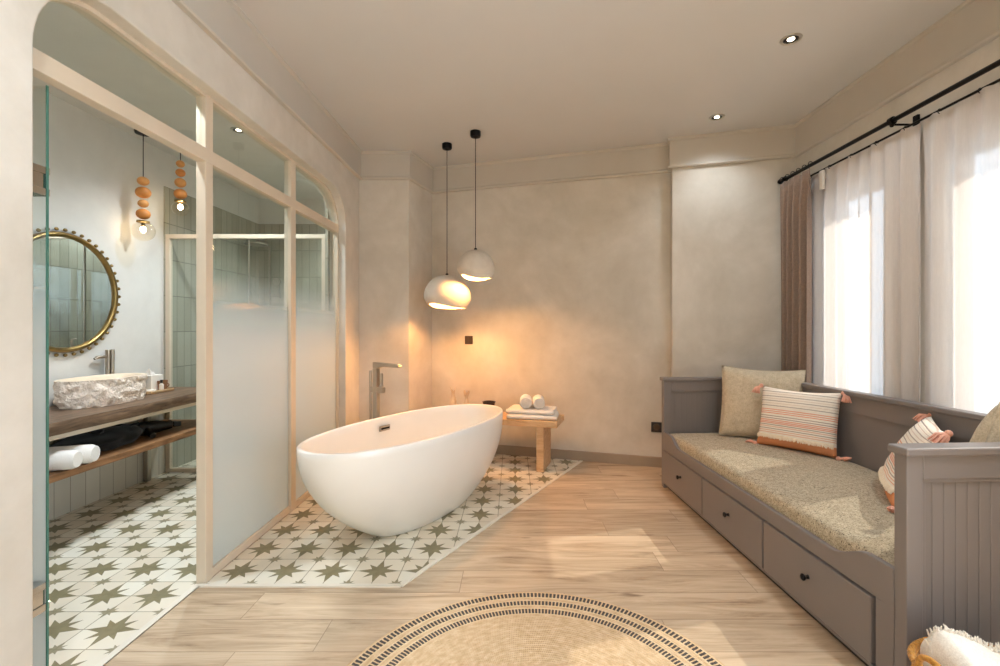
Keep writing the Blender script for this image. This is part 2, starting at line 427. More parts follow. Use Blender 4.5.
XL, XLB = -1.372, -1.515                         # left wall faces
YA, YB, ZT, RC = 1.312, 3.76, 2.29, .28          # glazed opening with rounded top corners
def opening(y0, y1, zt, r, n=14):
    pts = [(y0, 0)]
    pts += [(y0 + r - r * cos(pi / 2 * k / n), zt - r + r * sin(pi / 2 * k / n)) for k in range(n + 1)]
    pts += [(y1 - r + r * sin(pi / 2 * k / n), zt - r + r * cos(pi / 2 * k / n)) for k in range(n + 1)]
    return pts + [(y1, 0)]
mb = MB()
op = opening(YA, YB, ZT, RC)
def lw(face_x):
    """wall front split into quads around the opening"""
    return lambda p: (face_x, p[0], p[1])
outl = [(-2.62, 0)] + op + [(4.091, 0), (4.091, CZ), (-2.62, CZ)]
mb.prism(outl, lw(XL), lw(XLB))
struct(mb, 'wall_left', 'plaster', 'beige plaster left wall with a round-cornered glazed opening to the bathroom', 'wall', bevel=.006)

mb = MB(); mb.prism([W0[1], W0[2], W0[3], (W0[3].x - .1, W0[3].y + .12), (XLB, 4.62), (XLB, 4.093)], lambda p: (p[0], p[1], 0), lambda p: (p[0], p[1], CZ))
struct(mb, 'wall_left_pier', 'plaster', 'beige plaster corner pier between the glass partition and the back wall', 'wall', bevel=.006)
wall_seg(3, 'wall_back', 'mottled beige plaster back wall behind the bathtub and bench')
mb = MB(); mb.prism([W0[4], W0[5], W0[6], (2.3, 3.7), (1.4, 3.98)], lambda p: (p[0], p[1], 0), lambda p: (p[0], p[1], CZ))
struct(mb, 'wall_back_pier', 'plaster', 'beige plaster projecting pier between back wall and window wall', 'wall', bevel=.006)
WINS = [(2.71, 3.23, .62, 2.10), (1.34, 2.34, .62, 2.10), (-2.3, .75, .25, 2.30)]  # the last opening is out of view, added to let in fill daylight
XR = 2.20
mb = MB(); ys = [-2.62]
for a, b, z0, z1 in sorted(WINS): ys += [a, b]
ys += [3.72]
for k in range(0, len(ys), 2): mb.box(XR, XR + .16, ys[k], ys[k + 1], 0, CZ)
for a, b, z0, z1 in WINS: mb.box(XR, XR + .16, a, b, 0, z0); mb.box(XR, XR + .16, a, b, z1, CZ)
struct(mb, 'wall_right', 'plaster', 'beige plaster window wall behind the curtains', 'wall')
mb = MB(); mb.box(-1.5, 2.36, -2.74, -2.62, 0, CZ)
struct(mb, 'wall_front', 'plaster', 'beige plaster wall at the viewer end of the room', 'wall')
mb = MB(); mb.box(1.62, XR + .02, .76, .91, 0, CZ)  # unseen wall stub added to shade the daybed's near end panel
struct(mb, 'wall_right_shade_stub', 'plaster', 'added beige plaster wall stub out of view that shades the near end of the daybed', 'wall', bevel=.006)
mb = MB(); mb.box(-1.51, 2.36, -2.74, 4.75, CZ, CZ + .1)
struct(mb, 'ceiling', 'ceiling', 'flat pale grey-beige painted ceiling', 'ceiling')
mb = MB(); mb.add([(-1.46, -2.7, 0), (2.4, -2.7, 0), (2.4, 4.7, 0), (-1.46, 4.7, 0), (-1.46, -2.7, -.1), (2.4, -2.7, -.1), (2.4, 4.7, -.1), (-1.46, 4.7, -.1)],
   [(0, 1, 2, 3), (7, 6, 5, 4), (0, 4, 5, 1), (1, 5, 6, 2), (2, 6, 7, 3), (3, 7, 4, 0)])
struct(mb, 'floor', 'floor', 'light oak plank floor running across the room', 'floor')
# star tile field around the bath
TA, TB = (-.525, 2.128), (.612, 4.10)
bx = lambda t: (W0[3].x + (W0[4].x - W0[3].x) * t, W0[3].y + (W0[4].y - W0[3].y) * t)
tb = bx((TB[0] - W0[3].x) / (W0[4].x - W0[3].x))
tile_poly = [(-1.434, 2.128), TA, tb, (W0[3].x, W0[3].y), (W0[2].x, W0[2].y), (W0[1].x, W0[1].y), (XL, 3.76), (-1.434, 3.76)]
mb = MB(); mb.prism(tile_poly, lambda p: (p[0], p[1], -.02), lambda p: (p[0], p[1], .004))
struct(mb, 'floor_tile', 'tile', 'cream floor tiles with olive eight-point stars around the bathtub', 'floor')
mb = MB()
def strip(mb, a, b, w=.011, z=.0065):
    a, b = Vector(a), Vector(b); d = (b - a).normalized(); n = Vector((-d.y, d.x)) * w
    mb.prism([a - n, b - n, b + n, a + n], lambda p: (p[0], p[1], -.01), lambda p: (p[0], p[1], z))
strip(mb, (-1.45, 2.120), (-.519, 2.120))
struct(mb, 'trim_2', 'trim_white', 'cream edging strip along the near edge of the star tiles', 'trim')
mb = MB(); strip(mb, (-.519, 2.120), (tb[0] + .008, tb[1]))
struct(mb, 'trim_3', 'trim_white', 'cream edging strip along the slanted edge of the star tiles', 'trim')
mb = MB(); strip(mb, (-1.462, YA), (-1.462, 2.13), .013)
struct(mb, 'trim_4', 'trim_white', 'cream threshold strip at the bathroom doorway', 'trim')
# frieze with crown bead and ledge
mb = MB()
sweep(mb, [(-.03, 2.52), (.0, 2.52), (.0, CZ - .022), (.012, CZ - .016), (.016, CZ - .008), (.016, CZ), (-.03, CZ)], range(8))
sweep(mb, [(-.03, 2.513), (.006, 2.513), (.013, 2.520), (.013, 2.531), (.0, 2.540), (-.03, 2.540)], range(8))
struct(mb, 'trim_1', 'plaster_frieze', 'painted frieze band with crown bead running under the ceiling', 'trim')
def basebd(i, name, label):
    mb = MB(); sweep(mb, [(-.03, 0), (-.007, 0), (-.007, .082), (-.011, .088), (-.03, .088)], [i])
    struct(mb, name, 'base', label, 'baseboard')
basebd(3, 'baseboard_back', 'taupe baseboard along the back wall behind the bench')
basebd(5, 'baseboard_right', 'taupe baseboard on the pier beside the daybed')
basebd(2, 'baseboard_left', 'taupe baseboard on the side of the corner pier')

# ------------------------------------------------------------------ bathroom shell
mb = MB(); mb.box(-3.0, -1.449, .9, 5.2, -.1, .003)
struct(mb, 'floor_bathroom', 'tile_b', 'cream star-pattern tile floor inside the bathroom', 'floor')
XM = -2.88
mb = MB(); mb.box(XM - .12, XM, .8, 5.3, 0, 2.7)
struct(mb, 'wall_bathroom', 'plaster_white', 'pale grey plaster bathroom wall behind the mirror', 'wall')
mb = MB(); mb.box(XM - .01, XM + .012, .95, 3.775, 0, .64)
struct(mb, 'wall_bathroom_dado', 'tile_low', 'pale vertical wall tiles below the vanity', 'wall')
mb = MB(); mb.box(XM - .01, XM + .012, 3.775, 5.18, 0, 2.36)
struct(mb, 'wall_shower_left', 'tile_y', 'grey vertical stacked tiles on the shower side wall', 'wall')
mb = MB(); mb.box(XM, XLB, 5.18, 5.3, 0, 2.7)
struct(mb, 'wall_bathroom_back', 'plaster_white', 'pale plaster above the tiles at the back of the shower', 'wall')
mb = MB(); mb.box(XM, XLB - .012, 5.165, 5.19, 0, 2.36)
struct(mb, 'wall_shower_back', 'tile_x', 'grey vertical stacked tiles on the shower back wall', 'wall')
mb = MB(); mb.box(XLB - .012, XLB + .012, 3.72, 5.18, 0, 2.36)
struct(mb, 'wall_shower_right', 'tile_y', 'grey vertical tiles on the shower wall seen in the mirror', 'wall')
mb = MB(); mb.box(XLB, XLB + .1, 4.62, 5.3, 0, 2.7)
struct(mb, 'wall_bathroom_right', 'plaster_white', 'plaster wall closing the shower beside the corner pier', 'wall')
mb = MB(); mb.box(XM, XLB, .8, .9, 0, 2.7)
struct(mb, 'wall_bathroom_front', 'plaster_white', 'plaster wall at the near end of the bathroom', 'wall')
mb = MB(); mb.box(XM - .12, XLB, .8, 5.3, 2.65, 2.76)
struct(mb, 'ceiling_bathroom', 'plaster_white', 'pale painted bathroom ceiling', 'ceiling')

# ------------------------------------------------------------------ glazed partition
XF, XG = -1.432, -1.478
M1a, M1b, M2a, M2b = 2.135, 2.188, 2.955, 3.022
ZTa, ZTb = 1.972, 2.036
gp = thing('glass_partition', 'cream framed glass partition between the bathtub and bathroom with frosted lower panes', 'partition', (XF - .02, 2.5, 0), kind='structure')
def pb(name, mat, y0, y1, z0, z1, x0=XF, x1=XG, bev=.003):
    m = MB(); m.box(x1, x0, y0, y1, z0, z1); return m.build(name, mat, gp, world=True, bevel=bev)
t_ = .016
inner = opening(YA + t_, YB - t_, ZT - t_, RC - t_)
mb = MB(); n = len(op)
full = op; inn = inner
vs = [(XF, p[0], p[1]) for p in full] + [(XF, p[0], p[1]) for p in inn] + [(XG, p[0], p[1]) for p in full] + [(XG, p[0], p[1]) for p in inn]
fs = []
for i in range(n - 1):
    fs += [(i, i + 1, n + i + 1, n + i), (2 * n + i, 3 * n + i, 3 * n + i + 1, 2 * n + i + 1), (n + i, n + i + 1, 3 * n + i + 1, 3 * n + i), (i, 2 * n + i, 2 * n + i + 1, i + 1)]
fs += [(0, n, 3 * n, 2 * n), (n - 1, 2 * n - 1, 4 * n - 1, 3 * n - 1)]
mb.add(vs, fs); mb.build('surround', 'frame', gp, world=True)
pb('mullion', 'frame', M1a, M1b, .0, ZT - .012)
pb('mullion', 'frame', M2a, M2b, .0, ZT - .012)
pb('transom', 'frame', YA + .01, YB - .01, ZTa, ZTb, XF + .002)
pb('bottom_rail', 'frame', M1b, M2a, .004, .045, XF - .004)
pb('bottom_rail', 'frame', M2b, YB - .01, .004, .045, XF - .004)
xg0, xg1 = -1.450, -1.458
def pane(name, mat, y0, y1, z0, z1):
    m = MB(); m.box(xg1, xg0, y0, y1, z0, z1); return m.build(name, mat, gp, world=True)
pane('frosted_pane', 'frost', M1b, M2a, .045, ZTa); pane('frosted_pane', 'frost', M2b, YB - t_, .045, ZTa)
pane('clear_pane', 'glass', M1b, M2a, ZTb, ZT - t_)
def arch_pane(pts):
    m = MB(); m.prism(pts, lambda p: (xg0, p[0], p[1]), lambda p: (xg1, p[0], p[1])); return m.build('clear_pane', 'glass', gp, world=True)
arch_pane([p for p in inner if p[0] < 2.0 and p[1] >= ZTb] + [(M1a, ZT - t_), (M1a, ZTb), (YA + t_, ZTb)])
arch_pane([(M2b, ZT - t_)] + [p for p in inner if p[0] > 3.0 and p[1] >= ZTb] + [(YB - t_, ZTb), (M2b, ZTb)])

# open glass door, swung in at right angles
dr = thing('door_1', 'frameless glass door with frosted lower half, swung open into the bathroom on steel hinges', 'door', (-1.455, 1.43, 0), kind='structure')
mb = MB(); mb.cur = 0; mb.add([(-.70, 0, .012), (-.004, 0, .012), (-.004, 0, 1.955), (-.70, 0, 1.955)], [(0, 1, 2, 3)]); mb.add([(-.70, .006, .012), (-.004, .006, .012), (-.004, .006, 1.955), (-.70, .006, 1.955)], [(3, 2, 1, 0)])
mb.cur = 1; mb.box(-.004, 0, 0, .006, .012, 1.955); mb.box(-.704, -.70, 0, .006, .012, 1.955)
mb.build('pane', None, dr, mats=['frost', 'green'], fixn=False)
for z in (1.655, .36):
    m = MB(); m.box(-.055, -.002, -.045, .012, z - .045, z - .022); m.box(-.055, -.002, -.045, .012, z + .022, z + .045)
    m.box(-.05, -.006, -.10, .004, z - .024, z + .024); m.box(-.062, .004, -.106, -.085, z - .045, z + .045)
    m.build('hinge', 'chrome', dr, bevel=.002)

# ------------------------------------------------------------------ windows
for k, (a, b, z0, z1) in enumerate(WINS):
    w = thing('window_%d' % (k + 1), ['narrow window behind the far sheer curtain', 'wide window behind the near sheer curtain', 'added wide window out of view beside the viewer, for fill daylight'][k], 'window', (XR + .08, (a + b) / 2, z0), kind='structure')
    m = MB(); fw = .045
    m.box(XR + .05, XR + .11, a, a + fw, z0, z1); m.box(XR + .05, XR + .11, b - fw, b, z0, z1)
    m.box(XR + .05, XR + .11, a + fw, b - fw, z0, z0 + fw); m.box(XR + .05, XR + .11, a + fw, b - fw, z1 - fw, z1)
    if b - a > .8: m.box(XR + .05, XR + .11, (a + b) / 2 - .03, (a + b) / 2 + .03, z0 + fw, z1 - fw)
    m.build('window_frame', 'winframe', w, world=True)
    m = MB(); m.box(XR + .077, XR + .081, a + fw, b - fw, z0 + fw, z1 - fw); m.build('pane', 'winglass', w, world=True)

# ------------------------------------------------------------------ curtains
def fold_sheet(y0, y1, x, z0, z1, wl, amp, seed, tops=.5, nz=26, flare=0., sag=.0):
    L = abs(y1 - y0); n = int(L / wl * 12); m = MB()
    def fn(u, v):
        z = z1 + (z0 - z1) * v
        ph = u * L / wl * 2 * pi + .9 * sin(u * 9 + seed) + .5 * noise.noise((u * 6, v * 1.2, seed))
        am = amp * (.35 + .65 * min(1, v / .12)) * (1 + .45 * noise.noise((u * L / wl * .7, v * .8, seed + 4)))
        xx = x + am * sin(ph)
        yy = y0 + (y1 - y0) * u + .25 * am * cos(ph * 1.0) + flare * v * (u - .5)
        return (xx, yy, z + (.006 * sin(ph * .5) if v == 0 else 0))
    return m.grid(fn, n, nz)
RY = .93
rod = thing('curtain_rod', 'thick black curtain rod on brackets over the window wall', 'curtain rod', (2.06, 3.53, 2.32))
m = MB(); m.tube([(2.06, 3.525, 2.32), (2.06, RY, 2.32)], .0125, 12); m.build('rod', 'black', rod, world=True, smooth=40)
m = MB(); m.ball((2.06, 3.53, 2.32), .020, 14); m.build('finial', 'black', rod, world=True, smooth=60)
for yb in (3.47, 2.49, 1.2):
    m = MB(); m.tube([(2.205, yb, 2.30), (2.06, yb, 2.30)], .006, 8); m.tube([(2.06, yb - .012, 2.32), (2.06, yb + .012, 2.32)], .021, 14); m.box(2.186, 2.20, yb - .015, yb + .015, 2.26, 2.35)
    m.ball((2.06, yb, 2.296), .011, 10); m.build('bracket', 'black', rod, world=True, smooth=40)
srod = thing('sheer_rod', 'thin black rod carrying the sheer curtains behind the thick rod', 'curtain rod', (2.143, 3.4, 2.29))
m = MB(); m.tube([(2.143, 3.50, 2.288), (2.143, RY, 2.288)], .0065, 10); m.build('rod', 'black', srod, world=True, smooth=40)
for k in range(12):
    y = 3.3 - k * .2
    m = MB(); m.tube([(2.143 + .010 * cos(t * pi / 6), y, 2.284 + .012 * sin(t * pi / 6)) for t in range(13)], .002, 6); m.build('ring', 'black', srod, world=True, smooth=60)
dp = thing('curtain', 'gathered taupe drape hanging at the far end of the curtain rod', 'curtain', (2.06, 3.3, .06))
fold_sheet(3.49, 3.125, 2.035, .05, 2.285, .075, .030, 3., nz=30, flare=.03).build('drape', 'drape', dp, world=True, smooth=180, solid=.004)
for k in range(6):
    y = 3.47 - k * .066; m = MB()
    m.tube([(2.04 + .016 * sin(t * pi / 5), y, 2.318 + .016 * cos(t * pi / 5)) for t in range(11)], .0025, 6)
    m.build('ring', 'black', dp, world=True, smooth=60)
m = MB(); m.box(2.085, 2.10, 3.082, 3.120, 2.13, 2.26); m.build('cord_lock', 'white_card', dp, world=True, bevel=.004)
s1 = tag(fold_sheet(3.42, 2.405, 2.143, .05, 2.281, .105, .021, 1.).build('sheer_curtain', 'sheer', smooth=180, fixn=False), 'pale sheer curtain over the far window behind the daybed', 'curtain')
s2 = tag(fold_sheet(2.40, .96, 2.143, .05, 2.281, .115, .022, 8.).build('sheer_curtain', 'sheer', smooth=180, fixn=False), 'pale sheer curtain over the near window beside the near end of daybed', 'curtain')

# ------------------------------------------------------------------ daybed
TH = R(3.1); P0 = (1.122, 3.46)
bedM = Matrix.Translation((P0[0], P0[1], 0)) @ Matrix.Rotation(TH, 4, 'Z')
BL, BW = 2.03, .862
bed = thing('daybed', 'grey painted wooden daybed with three drawers and panelled ends below the window', 'daybed', (P0[0], P0[1], 0), TH)
def bead_panel_y(m, x0, x1, y, z0, z1, pitch, sgn):
    """boards with V grooves, on a plane of constant y (sgn = outward)"""
    n = max(1, round((x1 - x0) / pitch)); w = (x1 - x0) / n
    for k in range(n): m.box(x0 + k * w + .0012, x0 + (k + 1) * w - .0012, min(y, y + sgn * .0025), max(y, y + sgn * .0025), z0, z1)
def end_arm(y0, y1):
    a = thing_part('arm', bed)
    return a
def arm(y0, y1):
    """panelled end between y0 (near) and y1 (far)"""
    m = MB(); st = .055; zt = .796
    m.box(0, st, y0, y1, .0, zt); m.box(BW - st, BW, y0, y1, .0, zt)
    m.box(st, BW - st, y0, y1, zt - .075, zt); m.box(st, BW - st, y0, y1, .03, .12)
    o = m.build('arm', 'bed', bed, bevel=.003)
    m = MB(); c = (y0 + y1) / 2; m.box(st, BW - st, c - .008, c + .008, .12, zt - .075)
    bead_panel_y(m, st, BW - st, c - .008, .12, zt - .075, .04, -1); bead_panel_y(m, st, BW - st, c + .008, .12, zt - .075, .04, 1)
    m.build('bead_panel', 'bed', o, bevel=.0015, seg=1)
    m = MB(); m.box(-.012, BW + .005, y0 - .014, y1 + .014, zt, zt + .026); m.build('cap', 'bed', o, bevel=.006)
    m = MB(); q = .012
    for (yy, sg) in ((y0, -1), (y1, 1)):
        e = yy - sg * .012
        lo, hi = min(e, yy - sg * .004), max(e, yy - sg * .004)
        m.box(st, st + q, lo, hi, .12, zt - .075); m.box(BW - st - q, BW - st, lo, hi, .12, zt - .075); m.box(st, BW - st, lo, hi, zt - .075 - q, zt - .075)
    m.build('bead_moulding', 'bed', o, bevel=.003)
arm(-.045, 0.); arm(-BL, -BL + .045)
m = MB(); m.box(BW - .04, BW - .004, -BL + .045, -.045, .03, .796); o = m.build('back_panel', 'bed', bed, bevel=.003)
m = MB(); m.box(BW - .062, BW + .006, -BL + .045, -.045, .796, .822); m.build('cap', 'bed', o, bevel=.006)
m = MB(); m.box(BW - .048, BW - .040, -BL + .045, -.045, .70, .796)
m.box(BW - .048, BW - .040, -BL + .045, -BL + .12, .40, .70); m.box(BW - .048, BW - .040, -.12, -.045, .40, .70); m.build('back_frame', 'bed', o, bevel=.002)
# scalloped front
ya, yb = -BL + .045, -.045
def ztop(s):
    d = min(s - ya, yb - s)
    f = max(0, min(1, (d - .10) / .17)); f = f * f * (3 - 2 * f)
    return .418 - .064 * f
n = 90; top = [(ya + (yb - ya) * k / n) for k in range(n + 1)]
m = MB(); out = [(s, ztop(s)) for s in top]
poly = [(yb, .29), (ya, .29)] + out
m.prism(poly, lambda p: (-.002, p[0], p[1]), lambda p: (.022, p[0], p[1]))
m.box(-.002, .022, yb - .012, yb, .04, .29); m.box(-.002, .022, ya, ya + .07, .04, .29); m.box(-.002, .022, ya, yb, .035, .05)
fp = m.build('front_panel', 'bed', bed, bevel=.004)
dw = (yb - .014 - (ya + .074)) / 3
for k in range(3):
    y1 = yb - .014 - k * dw - .004; y0 = y1 - dw + .010
    m = MB(); m.box(-.010, .016, y0, y1, .055, .282); m.box(.016, .5, y0 + .01, y1 - .01, .07, .26)
    d = m.build('drawer', 'bed', bed, bevel=.004)
    c = (y0 + y1) / 2
    m = MB(); m.rings([[(x, c + r * cos(2 * pi * i / 16), .185 + r * sin(2 * pi * i / 16)) for i in range(16)] for x, r in ((-.010, .009), (-.013, .007), (-.022, .006), (-.026, .010), (-.031, .014), (-.036, .0135), (-.040, .008))])
    m.build('knob', 'knob', d, smooth=50)
m = MB(); m.box(.03, BW - .05, ya, yb, .0, .035); m.box(.03, BW - .05, ya, yb, .262, .285); m.build('base', 'bed_shade', bed)
# mattress
def rbox_grid(m, x0, x1, y0, y1, z0, z1, r, nx, ny, crown, seed):
    """soft slab: top grid with rolled edge, closed below"""
    def fn(u, v):
        x = x0 + (x1 - x0) * u; y = y0 + (y1 - y0) * v
        d = min(x - x0, x1 - x, y - y0, y1 - y); e = max(0, min(1, d / r)); k = sqrt(max(0, 1 - (1 - e) ** 2))
        z = z1 - r * (1 - k) + crown * (sin(pi * u) * sin(pi * v)) ** .5 * 1 + .004 * noise.noise((x * 5, y * 5, seed))
        return (x, y, z)
    us = sorted(set([0, .006, .02, .05, .1] + [k / nx for k in range(nx + 1)] + [.9, .95, .98, .994, 1])); vs = sorted(set([0, .003, .01, .022, .05] + [k / ny for k in range(ny + 1)] + [.95, .978, .99, .997, 1]))
    m.grid(lambda a, b: fn(us[round(a * (len(us) - 1))], vs[round(b * (len(vs) - 1))]), len(us) - 1, len(vs) - 1)
    A, B = len(us), len(vs)
    base = len(m.v); loop = [i for i in range(A)] + [j * A + A - 1 for j in range(1, B)] + [(B - 1) * A + i for i in range(A - 2, -1, -1)] + [j * A for j in range(B - 2, 0, -1)]
    m.v += [Vector((m.v[i].x, m.v[i].y, z0)) for i in loop]; L = len(loop)
    for k in range(L): m.f.append((loop[k], base + k, base + (k + 1) % L, loop[(k + 1) % L])); m.fm.append(0)
    m.f.append(tuple(range(base, base + L))); m.fm.append(0)
m = MB(); rbox_grid(m, .0235, BW - .05, -BL + .048, -.048, .287, .412, .028, 14, 30, .022, 2.)
mat = m.build('mattress', 'mattress', smooth=60); mat.matrix_world = bedM
tag(mat, 'thin daybed mattress in speckled olive-beige woven cover', 'mattress')

# ------------------------------------------------------------------ cushions
def cushion(m, w, h, T, seed, nn=26, pinch=.05, wr=.006):
    for sgn in (-1, 1):
        def fn(a, b):
            u, v = 2 * a - 1, 2 * b - 1
            x = w / 2 * u * (1 - pinch * (1 - v * v) * u * u); z = h / 2 * v * (1 - pinch * (1 - u * u) * v * v)
            th = T / 2 * (max(0, (1 - abs(u) ** 2.6)) * max(0, (1 - abs(v) ** 2.6))) ** .48
            th += wr * noise.noise((u * 2.2 + seed, v * 2.2, sgn * 3.)) * (1 - u * u) * (1 - v * v) * 2
            z += -.010 * (1 - u * u) * (1 if v > 0 else 0) * v
            return (x, sgn * th, h / 2 + z)
        m.grid(fn, nn, nn)
    return m
def place(o, loc, yaw, lean, roll=0.):
    o.rotation_euler = (Matrix.Rotation(yaw, 4, 'Z') @ Matrix.Rotation(-lean, 4, 'X') @ Matrix.Rotation(roll, 4, 'Y')).to_euler(); o.location = loc
def pillow(label, loc, yaw, lean, roll, w=.52, h=.50, T=.17, seed=1.):
    o = thing('pillow', label, 'pillow'); place(o, loc, yaw, lean, roll)
    cushion(MB(), w, h, T, seed).build('cover', 'linen', o, smooth=180)
    m = MB(); c = .05
    pts = []
    for k in range(97):
        t = k / 24.; side = int(t) % 4; f = 2 * (t - int(t)) - 1
        u, v = [(f, -1), (1, f), (-f, 1), (-1, -f)][side]
        pts.append((w / 2 * u * (1 - c * (1 - v * v) * u * u), 0, h / 2 + h / 2 * v * (1 - c * (1 - u * u) * v * v) - .010 * (1 - u * u) * (v if v > 0 else 0)))
    m.tube(pts, .0035, 6); m.build('seam', 'linen', o, smooth=60)
    return o
pillow('large square beige linen pillow leaning in the far corner of the daybed', (1.700, 3.150, .425), R(-28), R(13), R(1.5), seed=1.)
pillow('large square beige linen pillow half hidden behind the near end of the daybed', (1.775, 1.735, .425), R(-160), R(13), R(-9), w=.47, seed=5.)
def striped(label, loc, yaw, lean, roll, seed):
    w, h = .45, .385
    o = thing('cushion', label, 'cushion', group=None); place(o, loc, yaw, lean, roll)
    cushion(MB(), w, h, .13, seed, pinch=.04).build('cover', 'stripe', o, smooth=180)
    m = MB()
    rnd = random.Random(seed)
    for k in range(110):
        x = -w * .47 + w * .94 * k / 109; th = .065 * (max(0, 1 - abs(2 * x / w) ** 2.6) * (1 - abs(2 * .066 / h - 1) ** 2.6)) ** .48
        m.tube([(x, -th - .001, .072), (x + rnd.uniform(-.003, .003), -th - .007, .060), (x + rnd.uniform(-.005, .005), -th * .96 - .008, .048 + rnd.uniform(-.004, .004))], [.0026, .003, .002], 5)
    m.build('fringe', 'cream_yarn', o, smooth=60)
    for sx, sz in ((-1, 1), (1, 1), (-1, 0), (1, 0)):
        m = MB(); bx_, bz = sx * w / 2, h if sz else 0.
        m.ball((bx_ + sx * .008, 0, bz), .014, 10)
        dirx = sx; droop = -.055 if sz else .006
        for k in range(16):
            a = k * 2.4; r = .011 * sqrt((k + .5) / 16)
            e = (bx_ + dirx * (.03 if sz else .058) + r * 1.4 * cos(a), r * 2.0 * sin(a), bz + droop + (.2 * r if sz else r * 1.2 * cos(a)))
            if sz: e = (bx_ + dirx * .030 + r * 2.6 * cos(a), r * 2.6 * sin(a) - .016, bz + droop)
            m.tube([(bx_ + sx * .008, 0, bz), ((bx_ + sx * .012 + e[0]) / 2 + dirx * .006, e[1] * .8, (bz + e[2]) / 2 + .006), e], [.005, .0052, .0032], 5)
        m.build('tassel', 'coral', o, smooth=60)
    return o
striped('striped cushion with orange base and coral tassels leaning on the far beige pillow', (1.750, 2.850, .432), R(-51), R(14), R(0), 3)
striped('striped cushion with coral tassels at the near end of the daybed, seen side-on', (1.735, 2.12, .432), R(-126), R(27), R(0), 6)

# ------------------------------------------------------------------ rug
m = MB(); RR = .716; prof = []
nr = 66
for k in range(nr + 1):
    r = RR * k / nr; prof.append((max(r, 1e-4), .0085 + (.0012 if k % 2 else 0)))
prof += [(RR + .004, .006), (RR + .004, .002), (RR, .0008)]
m.lathe(prof, 160, (0, 0, 0), cap1=True)
rug = m.build('rug', 'jute', smooth=60); rug.location = (.08, 1.345, 0)
tag(rug, 'round braided jute rug with three dark stitched rings on the oak floor', 'rug')

# ------------------------------------------------------------------ basket and throw
BC = (1.285, 1.175)
bk = thing('basket', 'woven seagrass basket on the floor at the near end of the daybed', 'basket', (BC[0], BC[1], 0))
m = MB(); prof = [(.001, .004), (.15, .004)]
N = 17
def rb(z): return .155 + .045 * sin(min(1, z / .2) * pi / 2) - .01 * (z / .33)
for k in range(N * 4 + 1):
    z = .006 + .25 * k / (N * 4); prof.append((rb(z) + .006 * abs(sin(k * pi / 4)), z))
prof += [(rb(.256) + .004, .262), (rb(.256) - .006, .262), (rb(.25) - .010, .24), (.17, .10), (.15, .02), (.001, .018)]
rings = [[(r * cos(2 * pi * i / 72) * (1 + (.008 if i % 2 else -.004) if 2 <= j < len(prof) - 5 else 1), r * sin(2 * pi * i / 72) * (1 + (.008 if i % 2 else -.004) if 2 <= j < len(prof) - 5 else 1), z + (.028 * max(0, cos(2 * pi * i / 72 - pi)) ** 4 if z > .21 else 0)) for i in range(72)] for j, (r, z) in enumerate(prof)]
m.rings(rings); m.build('basket_body', 'basket', bk, smooth=70)
m = MB()
for q in range(3):
    pts = [(.198 * cos(a), .198 * sin(a), .262 + .028 * max(0, cos(a - pi)) ** 4 + .006 * sin(a * 60 + q * 2.1)) for a in [2 * pi * i / 240 for i in range(241)]]
    m.tube([(p[0] * (1 + .025 * cos(i * 1.57 + q * 2.1)), p[1] * (1 + .025 * cos(i * 1.57 + q * 2.1)), p[2]) for i, p in enumerate(pts)], .006, 6)
m.build('braided_rim', 'basket', bk, smooth=60)
for a0 in (pi, 0.):
    m = MB(); pts = []
    for k in range(15):
        t = pi * k / 14; da = .26 * cos(t)
        pts.append((.205 * cos(a0 + da), .205 * sin(a0 + da), .265 + .028 * (a0 > 1) + .045 * sin(t)))
    m.tube(pts, .008, 8); m.build('handle', 'basket', bk, smooth=60)
th = thing('throw', 'white cotton throw with frayed fringe stuffed in the seagrass basket', 'throw', (BC[0] - .065, BC[1] + .105, .145))
def thz(x, y): return
m = MB()
def tfn(a, b):
    # a crumpled fold standing out of the basket, running right and back
    x = -.05 + .33 * a; c = cos(pi * b); sn = sin(pi * b)
    e = sqrt(max(0., 1 - (1 - min(1, a / .11)) ** 2))
    hgt = (.20 - .105 * a + .010 * noise.noise((a * 5, b * 3, 1.))) * (.30 + .70 * e)
    y = (.075 if c > 0 else .21) * c * (.03 + .97 * e) * (1 + .15 * noise.noise((a * 4, b * 4, 7.)))
    z = -.04 + (hgt + .04) * (max(0, sn) ** .6) + .007 * noise.noise((a * 9, b * 9, 3.)) + .006 * sin(b * 16 + a * 5) * sn
    return (x, y, z)
m.grid(tfn, 26, 26); m.build('cloth', 'throw', th, smooth=180, solid=.012)
m = MB(); rnd = random.Random(4)
for k in range(190):
    a = k / 189.; b = .40 + rnd.uniform(-.07, .07); p = Vector(tfn(a, b)); e = p + Vector((rnd.uniform(-.012, .006), rnd.uniform(-.012, .006), rnd.uniform(.012, .026)))
    m.tube([p - Vector((0, 0, .004)), p.lerp(e, .5) + Vector((rnd.uniform(-.004, .004), 0, 0)), e], [.0035, .003, .0015], 5)
for k in range(50):
    b = .14 + .30 * k / 49.; p = Vector(tfn(0, b)); e = p + Vector((rnd.uniform(-.022, -.010), rnd.uniform(-.008, .008), rnd.uniform(-.006, .010)))
    m.tube([p, p.lerp(e, .5), e], [.0035, .003, .0015], 5)
m.build('fringe', 'throw', th, smooth=60)

